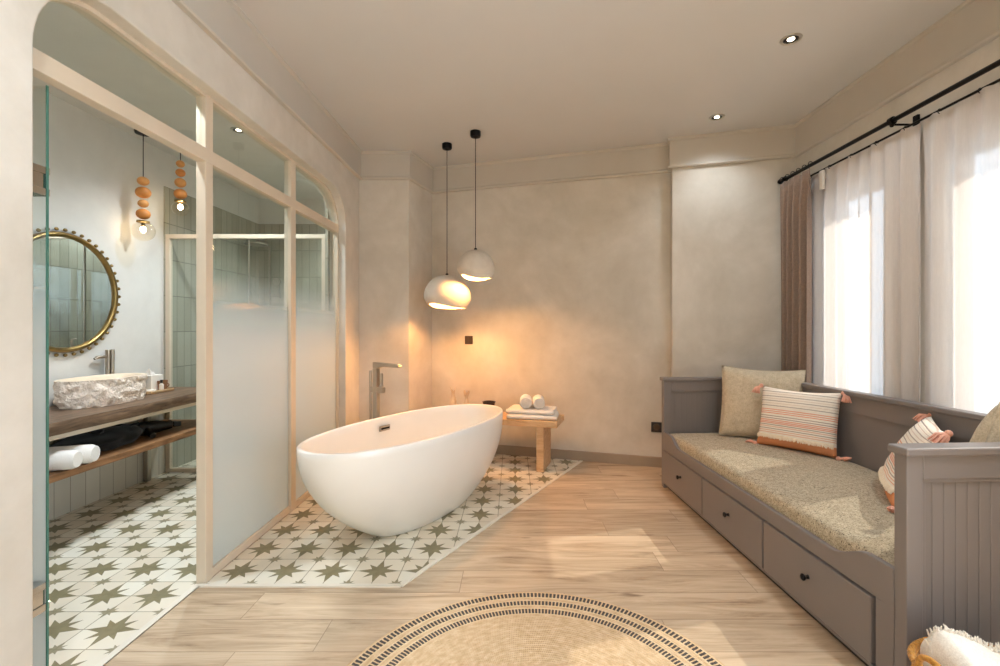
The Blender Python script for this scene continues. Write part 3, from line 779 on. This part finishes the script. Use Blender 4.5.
# ------------------------------------------------------------------ bathtub
TC = (-.606, 2.942); TZ = .58
tub = thing('bathtub', 'white freestanding oval bathtub on the star tiles', 'bathtub', (TC[0], TC[1], .004), R(60))
def sel(a, b, e, n=72, dx=0., dy=0.):
    pts = []
    for i in range(n):
        t = 2 * pi * i / n; c, s_ = cos(t), sin(t)
        pts.append((dx + a * abs(c) ** (2 / e) * (1 if c >= 0 else -1), dy + b * abs(s_) ** (2 / e) * (1 if s_ >= 0 else -1)))
    return pts
A0, B0, A1, B1 = .812, .365, .43, .175
rings = []
for k in range(19):
    t = k / 18.
    g = sin(t * pi / 2) ** .80 if t > 0 else 0
    g = 1 - (1 - t) ** 2.25
    a = A1 + (A0 - A1) * g; b = B1 + (B0 - B1) * g
    dx = .05 * (1 - t) ** 1.5
    if k == 0: rings.append([(dx + (x - dx) * .97, y * .97, 0.) for x, y in sel(a, b, 2.2, dx=dx)])
    rings.append([(x, y, .006 + (TZ - .012) * t) for x, y in sel(a, b, 2.2, dx=dx)])
rings.append([(x, y, TZ - .001) for x, y in sel(A0 - .004, B0 - .004, 2.2)])
rings.append([(x, y, TZ) for x, y in sel(A0 - .010, B0 - .010, 2.2)])
rings.append([(x, y, TZ) for x, y in sel(A0 - .020, B0 - .020, 2.2)])
rings.append([(x, y, TZ - .006) for x, y in sel(A0 - .026, B0 - .026, 2.2)])
for k in range(1, 16):
    t = k / 15.; g = t ** 2.6
    rings.append([(x, y, TZ - .006 - .42 * (1 - (1 - t) ** 1.5)) for x, y in sel((A0 - .028) * (1 - g) + .38 * g - .10 * t * (1 - t), (B0 - .028) * (1 - g) + .17 * g - .05 * t * (1 - t), 2.2)])
rings.append([(x, y, TZ - .436) for x, y in sel(.2, .08, 2.2)])
rings.append([(x, y, TZ - .440) for x, y in sel(.01, .008, 2.)])
MB().rings(rings).build('tub_shell', 'tub', tub, smooth=55)
# overflow slot on the inner far wall (local +y is the wall side)
yo = (B0 - .028) * 1. - .032
m = MB(); m.box(-.030, .060, yo + .004, yo + .016, TZ - .088, TZ - .052); ov = m.build('overflow_plate', 'steel', tub, bevel=.003)
m = MB(); m.box(-.022, .052, yo + .002, yo + .005, TZ - .076, TZ - .064); m.build('slot', 'black', ov)
m = MB(); m.lathe([(.001, TZ - .441), (.032, TZ - .441), (.032, TZ - .434), (.001, TZ - .432)], 20); m.build('drain', 'steel', tub, smooth=40)

# floor-standing tub filler
FX = (-.985, 3.30)
tf = thing('bath_filler', 'brushed nickel floor-standing bath tap with hand shower behind the tub', 'tap', (FX[0], FX[1], .004), R(-30))
m = MB(); m.lathe([(.001, 0), (.06, 0), (.06, .012), (.05, .016), (.02, .018)], 24); m.build('floor_flange', 'nickel', tf, smooth=40)
m = MB(); m.box(-.019, .019, -.019, .019, .016, .90); m.build('column', 'nickel', tf, bevel=.006)
m = MB(); m.prism([(-.019, .90), (-.019, .945), (.0, .945), (.225, .932), (.235, .918), (.225, .912), (.06, .912), (.03, .900)], lambda p: (p[0], -.019, p[1]), lambda p: (p[0], .019, p[1])); m.build('spout', 'nickel', tf, bevel=.004)
m = MB(); m.box(-.045, .075, -.016, .016, .725, .765); m.tube([(.05, 0, .765), (.05, 0, .785)], .014, 14); m.build('valve_body', 'nickel', tf, bevel=.004)
m = MB(); m.box(.046, .060, -.008, .008, .78, .865); m.build('lever', 'nickel', tf, bevel=.003)
m = MB(); m.tube([(-.058, 0, .36), (-.058, 0, .60), (-.058, 0, .88)], [.006, .010, .010], 10); m.box(-.062, -.02, -.006, .006, .735, .75); m.build('hand_shower', 'nickel', tf, smooth=40)
m = MB(); m.tube([(-.058, 0, .36), (-.060, .02, .2), (-.04, .05, .08), (-.015, .02, .25), (-.015, .016, .6), (-.03, .004, .73)], .006, 8); m.build('hose', 'nickel', tf, smooth=60)

# ------------------------------------------------------------------ bench, towels, small things
WA = atan2(-.2785, .96)
def wl(t, off=0.):
    """point on the back wall line: t metres right of x=0.27 leg, off metres out from the wall"""
    base = Vector((.2465, 3.764)) ; d = Vector((.96, -.2785)).normalized(); n = Vector((-.2785, -.96)).normalized()
    return base + d * t + n * off
BX = wl(.12, .02)
bench = thing('bench', 'low light oak bench standing against the back wall behind the bathtub', 'bench', (BX.x, BX.y, .004), WA)
# local x along the wall (0 = right end), local y to the wall
m = MB(); m.box(-1.18, 0, 0, .345, .373, .422); m.build('bench_top', 'oak', bench, bevel=.004)
for x0 in (-.178, -1.09):
    m = MB(); m.box(x0, x0 + .062, .022, .325, 0, .373); m.build('leg', 'oak', bench, bevel=.004)
def on_bench(x, y, z=.426):
    v = Matrix.Rotation(WA, 3, 'Z') @ Vector((x, y, 0)); return (BX.x + v.x, BX.y + v.y, z)
def folded(label, x, y, z, w, d, h, yaw, seed):
    o = thing('folded_towel', label, 'towel', on_bench(x, y, z), WA + yaw)
    L = 2
    for k in range(L):
        m = MB(); rbox_soft(m, w - .008 * k, d - .006 * k, h / L * k + .0005, h / L * (k + 1), .5 * h / L, seed + k); m.build('fold', 'towel', o, smooth=60)
    m = MB(); pts = [(-w / 2 + w * k / 10, -d / 2 - .004 + .001 * sin(k * 1.3), h / 2 + h / 2.2 * 0) for k in range(11)]
    m.rings([[(p[0], p[1] + .012 - .016 * sin(pi * j / 8), h * (.04 + .92 * j / 8)) for j in range(9)] for p in pts], False, False, False)
    m.build('folded_edge', 'towel', o, smooth=180, solid=.004)
    return o
def rbox_soft(m, w, d, z0, z1, r, seed):
    n = 12; rs = []
    for k in range(n + 1):
        t = k / n; z = z0 + (z1 - z0) * t; e = abs(2 * t - 1); ins = r * (1 - sqrt(max(0, 1 - e ** 2.5)))
        ring = []
        for i in range(56):
            a = 2 * pi * i / 56; c, s_ = cos(a), sin(a)
            x = (w / 2 - ins) * abs(c) ** .22 * (1 if c >= 0 else -1); y = (d / 2 - ins) * abs(s_) ** .22 * (1 if s_ >= 0 else -1)
            q = .004 * noise.noise((x * 14, y * 14, seed + z * 20))
            ring.append((x + q, y + q, z + .6 * q * (0 < k)))
        rs.append(ring)
    m.rings(rs)
folded('lower folded white towel on the bench under another', -.235, .165, .4265, .42, .26, .042, R(6), 1.)
folded('upper folded white towel of the pair on the bench, under two rolls', -.245, .17, .4705, .405, .25, .038, R(3), 9.)
def roll(name, label, loc, yaw, L, rad, seed, group=None):
    o = thing(name, label, 'towel', loc, yaw)
    m = MB(); rs = []
    for k in range(17):
        t = k / 16; e = max(0, abs(2 * t - 1) - .86) / .14; rr = rad * (1 - .18 * e * e) * (1 + .02 * sin(seed + t * 9))
        rs.append([(rr * cos(2 * pi * i / 28) * (1 + .03 * noise.noise((i * .5, t * 4, seed))), -L / 2 + L * t, rad + rr * .97 * sin(2 * pi * i / 28)) for i in range(28)])
    m.rings(rs); m.build('roll', 'towel', o, smooth=60)
    m = MB(); pts = []
    for k in range(60):
        a = k * .30; r = rad * .90 * (1 - k / 66); pts.append((r * cos(a), -L / 2 - .003 - .004 * (k / 60), rad + r * sin(a)))
    m.tube(pts, .0045, 5); m.build('spiral_end', 'towel', o, smooth=60)
    return o
z2 = .5105
roll('rolled_towel', 'left rolled white towel on top of the folded towels', on_bench(-.300, .15, z2), WA + R(14), .20, .051, 1.)
roll('rolled_towel', 'right rolled white towel on top of the folded towels', on_bench(-.190, .165, z2), WA + R(14), .20, .050, 4.)
def vase(label, x, y, h, seed):
    o = thing('vase', label, 'vase', on_bench(x, y))
    m = MB(); prof = [(.001, 0), (.028, 0), (.036, .02), (.036, .06 * h / .2), (.026, .5 * h), (.017, .66 * h), (.014, .74 * h), (.018, .86 * h), (.026, h), (.022, h - .004), (.012, .8 * h), (.011, .6 * h)]
    N = 28
    rs = [[(r * cos(2 * pi * i / N), r * sin(2 * pi * i / N), z + (.022 * cos(4 * pi * i / N + seed) * (z / h) ** 4 if z > .6 * h else 0)) for i in range(N)] for r, z in prof]
    m.rings(rs); m.build('vase_body', 'vase', o, smooth=60)
    m = MB(); m.lathe([(.0365, .018), (.0375, .022), (.0375, .028), (.0365, .032)], 28, cap0=False, cap1=False); m.build('glaze_band', 'vase', o, smooth=60)
vase('taller slim stoneware vase with a notched lip on the bench behind the tub', -.985, .17, .215, 0.)
vase('shorter slim stoneware vase with a notched lip, right of the taller one', -.855, .17, .185, 1.2)
bw = thing('bowl', 'small dark brown dish on the bench behind the far rim of the tub', 'bowl', on_bench(-.640, .165))
m = MB(); m.lathe([(.001, 0), (.035, 0), (.038, .02), (.046, .075), (.050, .112), (.044, .112), (.038, .06), (.02, .028), (.001, .026)], 32, sx=1.1, sy=.85); m.build('dish', 'darkbowl', bw, smooth=60)
m = MB(); m.tube([(.053 * cos(2 * pi * i / 40), .041 * sin(2 * pi * i / 40), .113) for i in range(41)], .006, 8); m.build('rim', 'darkbowl', bw, smooth=60)

# ------------------------------------------------------------------ pendants over the bath
def pendant(label, x, y, zb, zt, wd, A, th0, seed, A2=.006, bz=.40):
    o = thing('pendant_lamp', label, 'pendant lamp', (x, y, zb), 0., 'plaster pendants over the bathtub')
    hgt = zt - zb; Rm = wd / 2; N = 56
    def shell(ins):
        rs = []
        for k in range(25):
            t = k / 24.
            if t < .7:
                a = t / .7 * pi / 2; r = (Rm - ins) * sin(a) ** .92; z = (hgt * .30) + (hgt * .70 - ins) * cos(a)
            else:
                a = (t - .7) / .3; r = (Rm - ins) * (1 - .17 * a ** 1.7); z = hgt * .30 * (1 - a)
            ring = []
            for i in range(N):
                f = 2 * pi * i / N
                low = max(0, (t - .45) / .55) ** 1.5
                rr = r * (1 + .05 * sin(f + seed) * t + .03 * sin(2 * f + seed * 2) * t)
                ring.append((max(rr, .004) * cos(f), max(rr, .004) * sin(f), z + low * (A * cos(f - th0) + A2 * cos(2 * (f - th0))) - .02 * (1 - sin(min(1, t / .5) * pi / 2)) * 0))
            rs.append(ring)
        return rs
    out = shell(0); inn = shell(.012)
    MB().rings(out + inn[::-1]).build('shade', 'shade', o, smooth=60)
    m = MB(); m.ball((0, 0, hgt * .42), .026, 16); m.tube([(0, 0, hgt * .42 + .02), (0, 0, hgt * .62)], .014, 12)
    m2 = MB(); m2.ball((0, 0, hgt * bz), .030, 16); m2.build('bulb', 'bulb', o, smooth=60)
    m2 = MB(); m2.tube([(0, 0, hgt * bz + .024), (0, 0, hgt - .012)], .016, 12); m2.build('lamp_holder', 'black', o, smooth=40)
    m2 = MB(); m2.tube([(0, 0, hgt - .01), (0, 0, CZ - zb - .02)], .0028, 8); m2.lathe([(.012, hgt - .004), (.012, hgt + .012), (.004, hgt + .016)], 12); m2.build('cord', 'black', o, smooth=40)
    m2 = MB(); m2.lathe([(.001, CZ - zb - .055), (.012, CZ - zb - .052), (.038, CZ - zb - .044), (.042, CZ - zb - .034), (.042, CZ - zb - .0005)], 24); m2.build('canopy', 'black', o, smooth=40)
pendant('lower and larger white plaster pendant lamp over the bathtub', -.5626, 3.904, 1.372, 1.642, .39, .018, R(215), .6, .008, .34)
pendant('higher and smaller white plaster pendant lamp over the bathtub', -.299, 3.655, 1.592, 1.815, .308, .012, R(195), 2., .013, .22)

# ------------------------------------------------------------------ outlets, downlights
def wall_plate(name, label, cat, u, v, size, mat):
    k = (u - 513) / 458.
    A_, B_ = (W0[3], W0[4]) if u < 669 else (W0[5], W0[6])
    d = B_ - A_; s = (k * A_.y - A_.x) / (d.x - k * d.y); p = A_ + d * s; z = H - (v - 327) / 458. * p.y
    o = thing(name, label, cat, (p.x, p.y, z), atan2(d.y, d.x))
    m = MB(); m.box(-size, size, -.010, .0, -size, size); m.build('plate', mat, o, bevel=.003)
    return o, size
o, s = wall_plate('wall_switch', 'square bronze wall switch above the bench below the pendants', 'switch', 469, 340, .040, 'outlet')
for x in (-.5, .5):
    m = MB(); m.box(s * (x - .42), s * (x + .42), -.013, -.009, -s * .8, s * .8); m.build('rocker', 'outlet', o, bevel=.002)
o, s = wall_plate('wall_socket', 'dark wall socket near the floor beside the far end of the daybed', 'socket', 656.5, 427, .043, 'outlet_dark')
m = MB(); m.rings([[(r * cos(2 * pi * i / 20), y, r * sin(2 * pi * i / 20)) for i in range(20)] for r, y in ((.028, -.0095), (.028, -.013), (.022, -.013), (.020, -.0105))]); m.build('socket_cup', 'outlet', o, smooth=40)

def downlight(x, y, z, label, power, vis=True):
    o = thing('downlight', label, 'downlight', (x, y, z), 0., 'recessed ceiling downlights')
    m = MB(); m.lathe([(.036, -.001), (.040, -.006), (.052, -.005), (.054, -.0005)], 32, cap0=False, cap1=False); m.build('ring', 'lightmetal', o, smooth=40, fixn=False)
    m = MB(); m.lathe([(.038, -.0035), (.036, -.001), (.001, -.0008)], 24, cap0=False); m.build('baffle', 'blackplastic', o, smooth=40)
    m = MB(); m.lathe([(.001, -.003), (.016, -.003), (.018, -.0012)], 20, cap1=False); m.build('lens', 'dl', o, smooth=40)
    if power:
        l = bpy.data.lights.new('downlight_lamp', 'SPOT'); l.energy = power; l.color = (.82, .915, 1.); l.spot_size = R(140); l.spot_blend = 1.; l.shadow_soft_size = .03
        lo = bpy.data.objects.new('downlight_lamp', l); C.objects.link(lo); lo.parent = o; lo.location = (0, 0, -.02)
    return o
DLP = 46  # power of the unseen downlights added as room fill around the viewer
downlight(1.506, 2.481, CZ, 'recessed ceiling downlight above the middle of the daybed', 16)
downlight(1.515, 3.402, CZ, 'recessed ceiling downlight above the far end of the daybed', 13)
downlight(-.85, .6, CZ, 'added fill downlight out of view above the viewer on the partition side', DLP)
downlight(1.5, .6, CZ, 'added fill downlight out of view above the viewer on the window side', DLP)
downlight(-.85, -1.2, CZ, 'added fill downlight out of view at the rear of the room, partition side', DLP)
downlight(1.5, -1.2, CZ, 'added fill downlight out of view at the rear of the room, window side', DLP)
downlight(-1.72, 2.0, 2.65, 'added bathroom fill downlight out of view by the doorway', 75)  # unseen lamp added to brighten the bathroom
downlight(-2.02, 3.372, 2.65, 'recessed bathroom ceiling downlight in front of the shower', 75)
downlight(-1.75, 4.5, 2.65, 'added fill downlight out of view inside the shower', 80)  # unseen lamp added to brighten the shower end

# ------------------------------------------------------------------ bathroom: vanity
XV = -2.35
van = thing('vanity', 'live-edge walnut vanity counter with an open wooden shelf below, along the bathroom wall', 'vanity', (XV, 2.9, 0))
def slab(m, z0, z1, y0, y1, xf, wob, seed, n=40):
    rs = []
    for k in range(n + 1):
        y = y0 + (y1 - y0) * k / n
        pr = [(XM + .012, z0), (xf - .02, z0)]
        for j in range(7):
            t = j / 6.; pr.append((xf + wob * noise.noise((y * 3, t * 1.5, seed)) + wob * .7 * noise.noise((y * 11, t * 3, seed)) - .012 * abs(2 * t - 1) ** 2, z0 + (z1 - z0) * t))
        pr += [(xf - .03, z1), (XM + .012, z1)]
        rs.append([(x, y, z) for x, z in pr])
    m.rings(rs)
m = MB(); slab(m, .640, .708, 1.55, 3.765, XV, .010, 2.); m.build('counter', 'walnut', van, world=True, smooth=45)
m = MB(); m.box(XM + .012, XV - .03, 1.55, 3.76, .612, .638); m.build('support_frame', 'frame', van, world=True, bevel=.003)
m = MB(); m.box(XM + .012, XV - .005, 1.55, 3.76, .402, .442); m.build('shelf', 'shelfwood', van, world=True, bevel=.004)
for y in (1.62, 3.56):
    m = MB(); m.box(XM + .02, XM + .055, y - .018, y + .018, .003, .612); m.build('post', 'steel', van, world=True, bevel=.003)
# stone basin
SK = (-2.665, 2.980, .709)
sk = thing('basin', 'oval travertine vessel basin with chiselled rough sides on the walnut counter', 'basin', SK)
m = MB(); rs = []; n = 110
def bring(a, b, z, rough):
    out = []
    for i in range(n):
        t = 2 * pi * i / n; c, s_ = cos(t), sin(t)
        x = b * abs(c) ** .85 * (1 if c > 0 else -1); y = a * abs(s_) ** .85 * (1 if s_ > 0 else -1)
        q = 1 + rough * (noise.noise((x * 16, y * 16, z * 34)) + .6 * noise.noise((x * 40, y * 40, z * 60)))
        out.append((x * q, y * q, z))
    return out
for k in range(13):
    t = k / 12.; rs.append(bring(.262 + .006 * t - .012 * (1 - t) ** 4, .158 + .004 * t - .010 * (1 - t) ** 4, .166 * t, .075 if k < 12 else .03))
m.rings(rs, cap1=False); shell_top = rs[-1]
m.build('rough_shell', 'stone', sk, smooth=40)
m = MB(); rr = [shell_top]
for a, b, z in ((.262, .156, .166), (.246, .138, .166), (.236, .130, .156), (.222, .120, .10), (.18, .10, .05), (.12, .06, .034), (.01, .01, .033)): rr.append(bring(a, b, z, .0))
m.rings(rr, cap0=False); m.build('bowl', 'stone_in', sk, smooth=50)
m = MB(); m.lathe([(.02, .034), (.022, .040), (.001, .041)], 20); m.build('drain', 'nickel', sk, smooth=40)
tp = thing('basin_tap', 'tall brushed nickel basin tap standing behind the stone basin', 'tap', (-2.84, 3.215, .708), R(-60))
m = MB(); m.lathe([(.026, 0), (.026, .006), (.018, .008), (.018, .33), (.016, .333)], 20); m.build('tap_body', 'nickel', tp, smooth=40)
m = MB(); m.tube([(0, 0, .285), (.06, -.05, .283), (.07, -.058, .272)], [.011, .010, .009], 12); m.build('spout', 'nickel', tp, smooth=40)
m = MB(); m.tube([(.014, .026, .05), (.014, .026, .335)], .010, 12); m.tube([(0, 0, .05), (.03, .05, .055)], .006, 8); m.build('handle', 'nickel', tp, smooth=40)

# things on the counter
AM = (-2.735, 3.455)
ty = thing('tray', 'small pale wooden tray on the counter right of the basin', 'tray', (AM[0], AM[1], .709))
m = MB(); m.box(-.10, .10, -.12, .11, 0, .010); m.build('tray_base', 'paleoak', ty, bevel=.003)
m = MB()
for b_ in ((-.10, .10, -.12, -.112), (-.10, .10, .102, .11), (-.10, -.092, -.112, .102), (.092, .10, -.112, .102)): m.box(*b_, .010, .020)
m.build('tray_lip', 'paleoak', ty, bevel=.002)
tz = .7205
tbx = thing('tissue_box', 'white tissue box with a tissue standing up on the wooden tray', 'box', (AM[0] - .03, AM[1] + .035, tz))
m = MB(); m.box(-.055, .055, -.06, .06, 0, .115); m.build('carton', 'white_card', tbx, bevel=.004)
m = MB(); m.grid(lambda u, v: ((u - .5) * .07 * (1 - .3 * v), .012 * sin(u * 7) * (1 - v * .5), .115 + v * (.035 + .012 * sin(u * 5))), 12, 6); m.build('tissue', 'towel', tbx, smooth=180, solid=.002)
cp = thing('cup', 'brown cup in front of the white tissue box on the tray', 'cup', (AM[0] + .045, AM[1] + .060, tz))
m = MB(); m.lathe([(.001, 0), (.028, 0), (.034, .07), (.031, .07), (.025, .006), (.001, .006)], 24); m.build('cup_body', 'brown', cp, smooth=50)
m = MB(); m.tube([(.03 + .02 * sin(pi * k / 8), 0, .018 + .036 * k / 8) for k in range(9)], .004, 6); m.build('handle', 'brown', cp, smooth=60)
bt = thing('bottle', 'tiny white toiletry bottle with a black cap on the tray', 'bottle', (AM[0] + .075, AM[1] + .010, tz))
m = MB(); m.lathe([(.001, 0), (.014, 0), (.015, .004), (.015, .045), (.008, .052), (.007, .056), (.001, .056)], 20); m.build('bottle_body', 'white_card', bt, smooth=40)
m = MB(); m.lathe([(.001, .056), (.009, .056), (.009, .078), (.007, .08), (.001, .08)], 16); m.build('cap', 'blackplastic', bt, smooth=40)
bc = thing('card_holder', 'small black upright card holder between the basin and the tissue box', 'holder', (AM[0] - .03, AM[1] - .070, tz))
m = MB(); m.box(-.035, .035, -.012, .012, 0, .006); m.build('foot', 'blackplastic', bc, bevel=.002)
m = MB(); m.box(-.034, .034, -.004, .004, .006, .098); m.build('plate', 'blackplastic', bc, bevel=.002)
sp = thing('soap', 'white soap bar lying on the wooden tray', 'soap', (AM[0] + .055, AM[1] - .065, tz), R(20))
m = MB(); rbox_soft(m, .06, .04, 0, .016, .008, 2.); m.build('bar', 'white_card', sp, smooth=50)
# things on the shelf
roll('rolled_towel', 'larger rolled white towel nearest the doorway on the vanity shelf', (-2.49, 2.39, .443), R(-74), .36, .052, 2.)
roll('rolled_towel', 'rolled white towel behind the nearest roll on the vanity shelf', (-2.50, 2.505, .443), R(-74), .36, .052, 7.)
bg = thing('cloth_bag', 'crumpled black cloth bag on the vanity shelf behind the rolled towels', 'bag', (-2.58, 2.85, .4425))
m = MB(); rs = []
for k in range(15):
    t = k / 14.; e = sin(pi * min(1, max(.03, t))) ** .5 if k not in (0, 14) else .05
    ring = []
    for i in range(40):
        a = 2 * pi * i / 40; q = 1 + .28 * noise.noise((cos(a) * 1.6, sin(a) * 1.6, t * 6)) + .10 * noise.noise((cos(a) * 5, sin(a) * 5, t * 16))
        z = .055 + .055 * sin(a) * e * q * (.8 + .7 * t)
        ring.append((.15 * cos(a) * e * q, -.30 + .60 * t, max(.0, z)))
    rs.append(ring)
m.rings(rs); m.build('bag_body', 'blackcloth', bg, smooth=70)
m = MB(); m.tube([(.05 + .05 * sin(k * .9), -.2 + .05 * k, .13 + .02 * cos(k * 1.3)) for k in range(9)], .006, 6); m.build('drawstring', 'blackcloth', bg, smooth=60)
hd = thing('hair_dryer', 'black hair dryer lying on the vanity shelf right of the black bag', 'hair dryer', (-2.55, 3.23, .4425), R(62))
m = MB(); rs = [[(x, .046 * rr * cos(2 * pi * i / 24), .050 + .046 * rr * sin(2 * pi * i / 24)) for i in range(24)] for x, rr in ((-.10, .3), (-.098, .75), (-.08, .98), (-.03, 1.05), (.03, .95), (.08, .72), (.12, .66), (.125, .5))]
m.rings(rs); m.build('dryer_body', 'blackplastic', hd, smooth=50)
m = MB(); m.prism([(.125, -.034), (.17, -.042), (.17, .042), (.125, .034)], lambda p: (p[0], p[1], .032), lambda p: (p[0], p[1], .066)); m.build('nozzle', 'blackplastic', hd, bevel=.004)
m = MB(); m.tube([(-.04, -.03, .045), (-.055, -.10, .03), (-.06, -.16, .022)], [.022, .020, .018], 14); m.build('handle', 'blackplastic', hd, smooth=60)

# mirror
MC = (XM, 2.93, 1.42)
mr = thing('mirror', 'round mirror in a brass frame edged with small beads on the bathroom wall', 'mirror', MC)
m = MB(); N = 96
def yzring(r, x): return [(x, r * cos(2 * pi * i / N), r * sin(2 * pi * i / N)) for i in range(N)]
m.rings([yzring(.383, .002), yzring(.385, .020), yzring(.378, .030), yzring(.369, .034), yzring(.358, .030), yzring(.351, .014), yzring(.351, .002)], False, False); m.build('mirror_frame', 'brass', mr, smooth=60)
m = MB(); m.rings([yzring(.353, .010), yzring(.353, .014)]); m.build('mirror_glass', 'mirror', mr)
m = MB(); m.ball((0, 0, 0), .0115, 14); bd = m.build('bead', 'brass', mr, smooth=60)
for k in range(44):
    o = bd if k == 0 else bd.copy()
    if k: C.objects.link(o); o.parent = mr
    a = 2 * pi * k / 44; o.location = (.016, .400 * cos(a), .400 * sin(a))

# bead pendants
def bead_lamp(label, x, y, zt_beads, sizes, gr, zc=2.65):
    o = thing('bead_pendant', label, 'pendant lamp', (x, y, zc), 0., 'terracotta bead pendants in the bathroom')
    m = MB(); m.lathe([(.001, -.022), (.05, -.018), (.055, -.0005)], 24); m.build('canopy', 'black', o, smooth=40)
    z = zt_beads - zc
    m = MB(); m.tube([(0, 0, -.018), (0, 0, z)], .003, 8); m.build('cord', 'brass' if 0 else 'black', o, smooth=40)
    for k, (r, sz) in enumerate(sizes):
        z -= r * sz; m = MB(); m.ball((0, 0, z), r, 22, sz); m.build('bead', 'bead2' if k % 2 else 'bead', o, smooth=60); z -= r * sz + .010
    m = MB(); m.lathe([(.010, z + .004), (.040, z - .002), (.042, z - .016), (.036, z - .018)], 24); m.build('collar', 'brass', o, smooth=40)
    m = MB(); c = z - .012 - gr * .9
    a0 = math.acos(.9)
    prof = [(gr * sin(a0 + (pi - a0) * k / 20) + (1e-4 if k == 20 else 0), c + gr * cos(a0 + (pi - a0) * k / 20)) for k in range(21)]
    m.lathe(prof, 32, cap0=False, cap1=False); m.build('globe', 'globe', o, smooth=180)
    m = MB(); m.tube([(0, 0, z - .012), (0, 0, c + .035)], .012, 12); m.build('lamp_holder', 'brass', o, smooth=40)
    m = MB(); m.ball((0, 0, c + .012), .018, 14, 1.3); m.build('bulb', 'bulb_b', o, smooth=60)
bead_lamp('nearer terracotta bead pendant with a clear globe in the bathroom', -2.745, 3.40, 2.315, [(.038, .86), (.049, .86), (.034, .86), (.045, .86)], .074)
bead_lamp('farther terracotta bead pendant with a clear globe, close to the shower screen', -2.665, 3.67, 2.535, [(.030, .95), (.034, .95), (.040, .95), (.045, .92)], .060)

# ------------------------------------------------------------------ shower
ss = thing('shower_screen', 'pale framed glass shower screen across the back of the bathroom', 'shower screen', (-2.2, 3.79, .003))
def sb(name, mat, x0, x1, z0, z1, y0=3.775, y1=3.81):
    m = MB(); m.box(x0, x1, y0, y1, z0, z1); return m.build(name, mat, ss, world=True, bevel=.002)
xs0, xs1 = XM + .014, XLB - .014
sb('head_rail', 'frame', xs0, xs1, 1.93, 1.965); sb('bottom_rail', 'frame', xs0, xs1, .004, .035)
sb('side_post', 'frame', xs0, xs0 + .035, .035, 1.93); sb('side_post', 'frame', xs1 - .05, xs1, .035, 1.93); sb('centre_post', 'steel', -2.19, -2.18, .035, 1.93, 3.785, 3.80)
sb('pane', 'glass', xs0 + .035, -2.19, .035, 1.93, 3.790, 3.796); sb('pane', 'glass', -2.18, xs1 - .05, .035, 1.93, 3.790, 3.796)
m = MB(); m.tube([(-2.13, 3.775, 1.10), (-2.13, 3.74, 1.10), (-2.13, 3.74, .85), (-2.13, 3.775, .85)], .009, 8); m.build('handle', 'steel', ss, world=True, smooth=60)
sh = thing('shower_set', 'wall-mounted shower riser with overhead rose and mixer on the tiled back wall', 'shower', (-2.72, 5.165, 1.0))
m = MB(); m.tube([(-2.72, 5.12, .95), (-2.72, 5.12, 2.08), (-2.72, 5.05, 2.12), (-2.72, 4.85, 2.12)], .011, 10); m.build('riser', 'nickel', sh, world=True, smooth=60)
m = MB(); m.lathe([(.012, .04), (.02, .02), (.11, .012), (.11, .0), (.001, .0)], 32, (-2.72, 4.85, 2.07)); m.build('rose', 'nickel', sh, world=True, smooth=40)
m = MB(); m.tube([(-2.86, 5.12, 1.0), (-2.58, 5.12, 1.0)], .020, 12); m.tube([(-2.72, 5.12, 1.0), (-2.72, 5.166, 1.0)], .014, 10); m.build('mixer', 'nickel', sh, world=True, smooth=40)
m = MB(); m.tube([(-2.60, 5.10, 1.52), (-2.60, 5.06, 1.70)], [.010, .012], 10); m.tube([(-2.60, 5.05, 1.70), (-2.60, 5.03, 1.70)], .04, 16); m.tube([(-2.72, 5.12, 1.55), (-2.60, 5.10, 1.55)], .008, 8); m.build('hand_shower', 'nickel', sh, world=True, smooth=40)

# ------------------------------------------------------------------ light
sc = bpy.context.scene
w = bpy.data.worlds.new('world'); sc.world = w; w.use_nodes = True
bgn = w.node_tree.nodes['Background']; bgn.inputs[0].default_value = (.69, .84, 1., 1); bgn.inputs[1].default_value = 4.7
for k, (a, b, z0, z1) in enumerate(WINS):
    l = bpy.data.lights.new('window_portal', 'AREA'); l.shape = 'RECTANGLE'; l.size = b - a; l.size_y = z1 - z0
    l.cycles.is_portal = True
    o = bpy.data.objects.new('window_portal', l); C.objects.link(o); o.location = (XR + .17, (a + b) / 2, (z0 + z1) / 2)
    o.rotation_euler = Matrix(((0, 0, 1), (-1, 0, 0), (0, -1, 0))).transposed().to_euler() if 0 else (0, R(90), 0)
    l.size, l.size_y = z1 - z0, b - a
s = bpy.data.lights.new('sun', 'SUN'); s.energy = 20.; s.angle = R(.6); s.color = (1., .93, .82)
so = bpy.data.objects.new('sun', s); C.objects.link(so); so.location = (5, 2, 5)
so.rotation_euler = Vector((-.70, -.20, -.68)).to_track_quat('-Z', 'Y').to_euler()

v = sc.view_settings; v.view_transform = 'Standard'; v.look = 'None'; v.exposure = .6; v.gamma = 1.; v.use_curve_mapping = False
sc.display_settings.display_device = 'sRGB'
sc.cycles.max_bounces = 12; sc.cycles.diffuse_bounces = 6; sc.cycles.glossy_bounces = 5; sc.cycles.transmission_bounces = 8; sc.cycles.transparent_max_bounces = 16
sc.cycles.sample_clamp_indirect = 6.; sc.cycles.caustics_reflective = False; sc.cycles.caustics_refractive = False
sc.cycles.use_denoising = True
